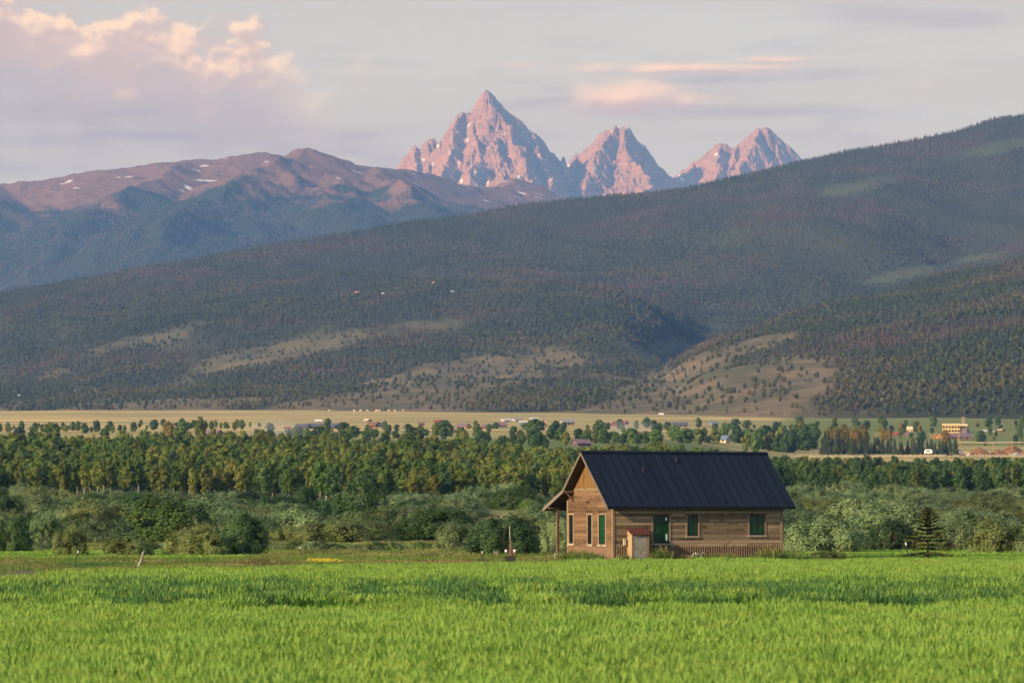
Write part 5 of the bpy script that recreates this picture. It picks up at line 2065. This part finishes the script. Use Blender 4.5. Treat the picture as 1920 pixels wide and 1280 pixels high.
house(592, 803, 26, 9, 'slate', 'slate', 'middle dark slate house in the smoky row', 0)
house(630, 803, 24, 9, 'mauve', 'slate', 'rightmost of the dark slate houses in the smoky row', Y1)
house(597, 791, 11, 4, 'white', 'white', 'low white building just above the smoky row of houses', 0, name='farm_building', cat='building')
house(538, 804, 9, 4, 'red', 'red', 'small red shed on the pale field left of the slate houses', 0, name='shed', cat='shed')
house(700, 801, 18, 10, 'red', 'brown', 'red-brown barn with a steep roof in the hay field', Y1, .9, name='barn', cat='barn')
house(715, 801, 17, 8, 'mauve', 'slate', 'dark shed touching the right side of the red-brown barn', 0, name='shed', cat='shed')
house(689, 791, 7, 6, 'yellow', 'cream', 'little bright yellow house above the red-brown barn', Y1)
house(790, 798, 9, 6, 'red', 'brown', 'small red shed left of the dark clump of trees', 0, name='shed', cat='shed')
house(824, 794, 18, 7, 'brown', 'red', 'house with a reddish roof between two dark clumps', 0)
house(868, 804, 22, 10, 'yellow', 'mauve', 'bright yellow house with a mauve roof', Y1)
house(916, 803, 20, 8, 'red', 'mauve', 'red-brown house right of the bright yellow one', Y1)
house(939, 801, 22, 9, 'slate', 'mauve', 'dark mauve-roofed house beside the red-brown one', 0)
house(948, 790, 14, 5, 'cream', 'pale', 'cream building above the dark mauve-roofed house', Y2, name='farm_building', cat='building')
house(970, 790, 17, 6, 'white', 'grey', 'grey-roofed white house at the middle of the town', Y2)
house(981, 794, 14, 5, 'yellow', 'cream', 'low sunlit yellow building above the blue roof', 0, name='farm_building', cat='building')
house(990, 800, 27, 8, 'slate', 'blue', 'house with the bluest wide roof in the town', 0)
house(1001, 788, 14, 5, 'grey', 'pale', 'pale grey shed behind the blue roof', 0, name='shed', cat='shed')
house(1020, 797, 9, 11, 'peach', 'grey', 'narrow house with a sunlit orange gable', 0, 1.0, 1.0, True)
house(1063, 797, 24, 11, 'tan', 'grey', 'grey-roofed house left of the lone dark shrub', Y2)
house(1152, 798, 11, 8, 'red', 'red', 'red gabled shed behind the cabin ridge', 0, .8, 1.0, True, name='shed', cat='shed')
house(1167, 796, 17, 7, 'brown', 'red', 'dark red house right beside the red gabled shed', Y1)
house(1090, 836, 28, 12, 'mauve', 'mauve', 'large mauve-roofed house just left of the cabin ridge', Y2)
house(1190, 822, 24, 12, 'white', 'brown', 'brown-roofed white house above the cabin ridge', Y2)
house(1220, 824, 11, 8, 'pink', 'brown', 'small pinkish house above the cabin ridge', Y1)
house(1276, 800, 26, 8, 'mauve', 'slate', 'dark barn in the dry field behind the cabin', 0, name='barn', cat='barn')
house(1338, 797, 13, 6, 'grey', 'blue', 'blue-grey shed far behind the cabin roof', Y2, name='shed', cat='shed')
house(1315, 828, 7, 11, 'peach', 'red', 'narrow orange gable above the cabin roof', 0, 1.2, 1.1, True)
house(1324, 829, 8, 9, 'yellow', 'brown', 'narrow yellow gable right of the orange one', 0, 1.2, 1.1, True)
house(1353, 829, 28, 12, 'cream', 'blue', 'blue-roofed house with a sunlit front above the cabin roof', Y1)
house(1240, 779, 7, 4, 'white', 'white', 'lone white shed at the foot of the hill behind the cabin', 0, name='shed', cat='shed')
house(1434, 808, 8, 5, 'yellow', 'cream', 'small yellow house beyond the clump above the roof end', 0)
house(1682, 817, 9, 6, 'orange', 'red', 'small orange-red house behind the dark spruces', Y1)
house(1703, 818, 8, 7, 'yellow', 'mauve', 'small yellowish house behind the dark spruces', Y1)
house(1714, 809, 24, 9, 'yellow', 'cream', 'sunlit yellow house half hidden by golden trees', Y1)
house(1757, 822, 20, 9, 'orange', 'tan', 'house with a sunlit orange gable right of the golden trees', 0, .6, .9, True)
house(1800, 824, 46, 11, 'brown', 'mauve', 'wide dark brown roof in front of the tall yellow building', 0, name='barn', cat='barn')
house(1848, 811, 9, 5, 'white', 'pale', 'small white house among trees right of the yellow building', 0)
house(1860, 812, 7, 4, 'white', 'pale', 'lower white shed next to the small white house', 0, name='shed', cat='shed')
house(1878, 809, 8, 5, 'pink', 'tan', 'small pink house nearest the right edge', Y1)
house(670, 552, 9, 6, 'yellow', 'orange', 'sunlit orange house high on the wooded hill', Y1, on_hill=True)
house(717, 554, 6, 5, 'cream', 'white', 'tiny pale house high on the wooded hill', Y1, on_hill=True)
house(848, 549, 16, 4, 'white', 'pale', 'long low white house high on the wooded hill', 0, on_hill=True)
house(470, 587, 6, 4, 'orange', 'brown', 'small orange house at mid height on the wooded hill', Y1, on_hill=True)
house(812, 532, 6, 4, 'orange', 'tan', 'highest small orange roof on the wooded hill', Y1, on_hill=True)

# tall yellow building with a flat roof, penthouse and masts
p = at(1795, 812, lo=1350)
k = p.y / F_PX
e = empty('town_building', (p.x, p.y + 8, p.z - .3), R(-12))
tag(e, 'tall flat-roofed yellow building with two lattice masts on top', 'building')
Wd, H = 46 * k, 17 * k
mb = MB()
mb.box(-Wd * .5, Wd * .22, -7, 7, 0, H)
mb.build('wall', flat('wall_yellow', HC['yellow']), e)
mb = MB()
mb.box(Wd * .221, Wd * .5, -6, 6, 0, H * .62)
mb.build('wing', flat('wall_mauve', HC['mauve']), e)
mb = MB()
mb.box(-Wd * .52, Wd * .24, -7.3, 7.3, H + .01, H + .6)
mb.box(Wd * .2405, Wd * .53, -7.3, 6.6, H * .86, H + .3)
mb.build('parapet', flat('wall_cream', HC['cream']), e)
for i in range(6):
    for j in range(2):
        mb = MB()
        xx = -Wd * .5 + (i + .5) * Wd * .72 / 6
        mb.box(xx - .6, xx + .6, -7.08, -6.9, H * (.2 + .42 * j), H * (.42 + .42 * j))
        mb.build('window', m_darkpane, e)
for xx in (Wd * .27, Wd * .34):
    mb = MB()
    h1 = H + 15 * k
    for dx in (-.45, .45):
        mb.tube([(xx + dx, 0, H * .6), (xx + dx * .5, 0, h1)], [.16, .12], 4)
    for i in range(7):
        zz = H + i * (h1 - H) / 7
        mb.tube([(xx - .4, 0, zz), (xx + .4, 0, zz + 1.0)], .09, 4)
    mb.build('mast', flat('roof_tan', HC['tan']), e)

# ------------------------------------------------------------------ poles, fence, yard at far right
m_polew = wood_mat('pole_wood', (.22, .14, .07), (.38, .25, .12), (.1, .07, .04), 2)


def pole(px, v, hpx, label, arm=True, rad=.16):
    p = at(px, v, lo=1350)
    k = p.y / F_PX
    H = hpx * k
    e = empty('utility_pole', p)
    tag(e, label, 'pole')
    mb = MB()
    mb.tube([(0, 0, -.3), (0, 0, H)], [rad, rad * .75], 7)
    mb.build('shaft', m_polew, e)
    if arm:
        mb = MB()
        mb.box(-1.5, 1.5, -.1, .1, H * .93, H * .93 + .22)
        mb.build('crossarm', m_polew, e)
        for xx in (-1.3, 0.6, 1.3):
            mb = MB()
            mb.tube([(xx, 0, H * .93 + .221), (xx, 0, H * .93 + .5)], [.09, .05], 6)
            mb.build('insulator', m_paleknob, e)
    else:
        mb = MB()
        mb.tube([(0, 0, H), (0, 0, H + .4)], [.14, .05], 6)
        mb.build('cap', m_white, e)
    return e


pole(1798, 832, 22, 'stout sunlit pole with a crossarm at the end of the pale rail', rad=.32)
pole(1644, 832, 20, 'pole with a crossarm standing behind the dark spruces', rad=.3)
pole(1652, 806, 12, 'thin far pole just right of the crossarm pole', False)
pole(1744, 850, 36, 'tall thin pale mast rising beside the white camper', False, .17)
pole(1198, 812, 20, 'thin pale pole beside the red houses behind the cabin ridge', False, .2)
pole(859, 779, 9, 'left one of two thin poles in the far hay field', False, .2)
pole(896, 780, 8, 'right one of two thin poles in the far hay field', False, .2)

# pale rail on trestles
pa, pb = at(1799, 850, lo=1350), at(1935, 850, lo=1350)
k = pa.y / F_PX
e = empty('pipe_rail', pa)
tag(e, 'long pale pipe on trestles running out of the right edge', 'pipe')
dv = pb - pa
mb = MB()
zt = 21 * k
mb.tube([(0, 0, zt), (dv.x * .35, dv.y * .35, zt - .2), (dv.x * .7, dv.y * .7, zt), (dv.x, dv.y, zt + dv.z)], .22, 7)
mb.build('pipe', flat('wall_cream', HC['cream']), e)
for f in (.02, .46, .72, .97):
    mb = MB()
    b0 = Vector((dv.x * f, dv.y * f, dv.z * f))
    for s in (-.7, .7):
        mb.tube([b0 + Vector((s, 0, -.3)), b0 + Vector((0, 0, zt - .2))], .11, 5)
    mb.build('trestle', m_polew, e)

# post-and-wire fence below the dark spruces
fa = at(1484, 857, lo=1350)
e = empty('far_fence', fa)
tag(e, 'pale post fence along the dry field below the dark spruces', 'fence')
pts = []
for i in range(44):
    px = 1484 + i * 9.3
    q = at(px, 856.5, lo=1350) - fa
    pts.append(q)
    mb = MB()
    hh = rnd.uniform(1.2, 1.7)
    mb.tube([q + Vector((0, 0, -.2)), q + Vector((rnd.uniform(-.15, .15), 0, hh))], [.16, .13], 5)
    mb.build('post', m_greywood, e)
mb = MB()
for zz in (.5, 1.0):
    mb.tube([q + Vector((0, 0, zz)) for q in pts], .035, 3)
mb.build('wire', m_greywood, e)

# camper
p = at(1741, 852, lo=1350)
k = p.y / F_PX
e = empty('camper_trailer', p, R(-20))
tag(e, 'small white camper parked at the foot of the thin mast', 'camper')
mb = MB()
Wd, H = 15 * k, 9.5 * k
xs = [(-.5, .35), (-.47, .75), (-.36, 1.0), (.34, 1.0), (.47, .8), (.5, .45), (.46, .18), (-.44, .18)]
for s in (-1, 1):
    pts = [(a * Wd, s * 1.1, b_ * H) for a, b_ in xs]
    mb.poly(pts if s > 0 else pts[::-1])
for i in range(8):
    a, b_ = xs[i], xs[(i + 1) % 8]
    mb.poly([(a[0] * Wd, -1.1, a[1] * H), (b_[0] * Wd, -1.1, b_[1] * H), (b_[0] * Wd, 1.1, b_[1] * H), (a[0] * Wd, 1.1, a[1] * H)])
mb.build('body', m_white, e)
mb = MB()
mb.box(-.2 * Wd, .2 * Wd, -1.14, -1.09, .5 * H, .78 * H)
mb.build('window', m_darkpane, e)
for xx in (-.2, .2):
    mb = MB()
    mb.tube([(xx * Wd, -1.12, .18 * H), (xx * Wd, -.9, .18 * H)], .18 * H, 12)
    mb.build('wheel', m_blackmetal, e)

# earth and gravel heaps
m_grav, w, b = pbr('gravel', (.3, .28, .25), .95, .1)
w.put(b.inputs['Base Color'], w.mix(w.noise(wpos(w), 1.5, 5, .7), (.2, .185, .16), (.4, .37, .33)))
m_earth, w, b = pbr('brown_earth', (.2, .11, .06), .95, .1)
w.put(b.inputs['Base Color'], w.mix(w.noise(wpos(w), .6, 5, .7), (.11, .06, .035), (.28, .15, .07)))


def heap(px, v, wpx, hpx, m, label, seed):
    p = at(px, v, lo=1350)
    k = p.y / F_PX
    Wd, H = wpx * k, hpx * k
    xs = np.linspace(-1, 1, 25)

    def zf(X, Y):
        r = np.sqrt(X ** 2 + Y ** 2) * (1 + .18 * fbm(X * 1.7 + seed, Y * 1.7, 2))
        return H * np.clip(1 - r, -.15, 1) ** 1.0 * (1 + .15 * fbm(X * 4 + seed, Y * 4, 3)) if False else H * np.maximum(1.02 - r, -.12) * (1 + .2 * fbm(X * 4 + seed, Y * 4, 3))
    me = grid_mesh('heap', xs, xs, zf, [m], False)
    co = np.zeros(len(me.vertices) * 3, np.float32)
    me.vertices.foreach_get('co', co)
    co = co.reshape(-1, 3)
    co[:, 0] *= Wd * .55
    co[:, 1] *= Wd * .5
    me.vertices.foreach_set('co', co.ravel())
    o = obj('earth_heap', me, None, (p.x, p.y + Wd * .4, p.z))
    tag(o, label, 'heap')


heap(1794, 852, 34, 13, m_grav, 'pale grey gravel heap right of the white camper', 1)
heap(1838, 851, 44, 13, m_earth, 'low reddish earth heap right of the gravel heap', 2)
heap(1872, 853, 40, 11, m_earth, 'sunlit orange earth heap at the front of the yard', 3)
heap(1900, 850, 46, 18, m_earth, 'highest dark earth heap near the right edge', 4)
heap(1906, 854, 26, 7, m_grav, 'small pale heap in front of the highest earth heap', 5)
heap(1936, 851, 40, 16, m_earth, 'earth heap cut by the right edge', 6)


# ------------------------------------------------------------------ grazing horses
def horse_mesh(seed, grazing=True):
    """one continuous skinned body standing with its feet on z = 0, facing -x"""
    V = [(0, 0, 1.12), (.55, 0, 1.16), (.95, 0, 1.10), (-.45, 0, 1.10), (-.75, 0, 1.16)]
    Ed = [(0, 1), (1, 2), (0, 3), (3, 4)]
    Rr = [.30, .29, .27, .31, .24]

    def chain(root, pts, rad):
        k = root
        for p, r in zip(pts, rad):
            V.append(p)
            Rr.append(r)
            Ed.append((k, len(V) - 1))
            k = len(V) - 1
    if grazing:
        chain(4, [(-1.05, 0, .92), (-1.30, 0, .58), (-1.42, 0, .34), (-1.52, 0, .12)], [.18, .14, .12, .075])
    else:
        chain(4, [(-1.0, 0, 1.48), (-1.22, 0, 1.72), (-1.45, 0, 1.66), (-1.62, 0, 1.52)], [.17, .14, .11, .07])
    for s in (-.17, .17):
        chain(3, [(-.58, s, .84), (-.60, s, .46), (-.57, s, .16), (-.62, s, .03)], [.13, .075, .055, .07])
        chain(2, [(.88, s, .82), (1.02, s, .52), (.96, s, .16), (.91, s, .03)], [.17, .085, .055, .07])
    chain(2, [(1.22, 0, 1.08), (1.30, 0, .75), (1.30, 0, .45)], [.06, .06, .02])
    me = bpy.data.meshes.new('horse_skeleton')
    me.from_pydata(V, Ed, [])
    o = bpy.data.objects.new('horse_skeleton', me)
    COL.objects.link(o)
    md = o.modifiers.new('skin', 'SKIN')
    for i, r in enumerate(Rr):
        me.skin_vertices[0].data[i].radius = (r * .72 if i < 5 else r, r)
    me.skin_vertices[0].data[0].use_root = True
    sb = o.modifiers.new('sub', 'SUBSURF')
    sb.levels = sb.render_levels = 1
    dg = bpy.context.evaluated_depsgraph_get()
    out = bpy.data.meshes.new_from_object(o.evaluated_get(dg))
    bpy.data.objects.remove(o)
    out.name = 'horse'
    return out


HM = [horse_mesh(1), horse_mesh(2, False)]
COATS = {'bay': (.10, .04, .02), 'black': (.015, .012, .012), 'chestnut': (.2, .085, .03), 'white': (.6, .56, .5)}
for px, v, coat, gr, fl, lab in [(1779, 857, 'black', 1, 0, 'leftmost dark horse grazing in the dry field at far right'), (1804, 857, 'bay', 1, 1, 'bay horse grazing below the gravel heap'),
                                 (1817.5, 856, 'white', 1, 0, 'only white horse in the dry field at far right'), (1823, 856, 'black', 0, 1, 'dark horse close beside the white one'),
                                 (1833, 856, 'chestnut', 1, 0, 'chestnut horse in the middle of the far herd'), (1848, 855, 'bay', 0, 0, 'bay horse with raised head below the earth heaps'),
                                 (1861, 855, 'black', 1, 1, 'rightmost dark horse below the sunlit earth heap')]:
    p = at(px, v, lo=1350)
    m = flat('coat_' + coat, COATS[coat])
    me = HM[0 if gr else 1].copy()
    me.name = 'horse'
    me.materials.clear()
    me.materials.append(m)
    o = obj('horse', me, None, p, R(180 if fl else 0) + rnd.uniform(-.5, .5))
    tag(o, lab, 'horse', 'horses in the far field')

# ------------------------------------------------------------------ pale bales along the far field edge, wood smoke
mb = MB()
mb.tube([(-.9, 0, .85), (-.88, 0, .85), (.88, 0, .85), (.9, 0, .85)], [.6, .85, .85, .6], 12)
bale_me = mb.mesh('hay_bale', flat('wall_cream', HC['cream']))
for i, px in enumerate((617, 664, 676, 689, 706, 711, 729, 741, 756, 770)):
    p = at(px, 771.5, lo=1350)
    o = obj('hay_bale', bale_me, None, p, rnd.uniform(-.6, .6))
    tag(o, 'pale round bale at the hay field edge', 'bale', 'bales along the far field')

m_smoke = bpy.data.materials.new('wood_smoke')
m_smoke.use_nodes = True
w = NT(m_smoke.node_tree)
pv = w.n('ShaderNodeVolumePrincipled', ins={'Color': (.72, .80, .95), 'Density': .0075, 'Anisotropy': 0.0})
w.t.links.new(pv.outputs[0], w.n('ShaderNodeOutputMaterial').inputs['Volume'])
for px, v, wpx, hpx, lab in [(520, 822, 120, 40, 'blue wood smoke lying over the left end of the town'), (1175, 815, 120, 30, 'thin blue smoke over the houses behind the cabin ridge')]:
    p = at(px, v, lo=1350)
    k = p.y / F_PX
    bm = bmesh.new()
    bmesh.ops.create_icosphere(bm, subdivisions=3, radius=1)
    for vv in bm.verts:
        q = 1 + .28 * float(fbm(np.array([vv.co.x * 1.6 + px]), np.array([vv.co.z * 1.6 + vv.co.y]), 2)[0])
        vv.co *= q
        vv.co.x *= wpx * k * .5
        vv.co.y *= 16
        vv.co.z *= hpx * k * .5
    me = bpy.data.meshes.new('smoke')
    bm.to_mesh(me)
    bm.free()
    me.materials.append(m_smoke)
    o = obj('smoke', me, None, (p.x, p.y, p.z + hpx * k * .42))
    tag(o, lab, 'smoke', kind='stuff')

# ------------------------------------------------------------------ labels: number look-alikes by their place in the row
ONES = 'first second third fourth fifth sixth seventh eighth ninth tenth eleventh twelfth thirteenth fourteenth fifteenth sixteenth seventeenth eighteenth nineteenth'.split()
TENS = 'twenty thirty forty fifty sixty seventy eighty ninety'.split()


def ordinal(n):
    if n < 20:
        return ONES[n - 1]
    t, u_ = divmod(n % 100, 10)
    return (TENS[t - 2] + ('-' + ONES[u_ - 1] if u_ else 'th')).replace('yth', 'ieth')


bunch = {}
for o in scene.objects:
    if o.parent is None and o.get('label') and o.get('kind') is None:
        bunch.setdefault(o['label'], []).append(o)
for lab, os_ in bunch.items():
    if len(os_) > 1:
        os_.sort(key=lambda o: o.location.x / o.location.y)
        for i, o in enumerate(os_):
            o['label'] = '%s, %s from left' % (lab, ordinal(i + 1))
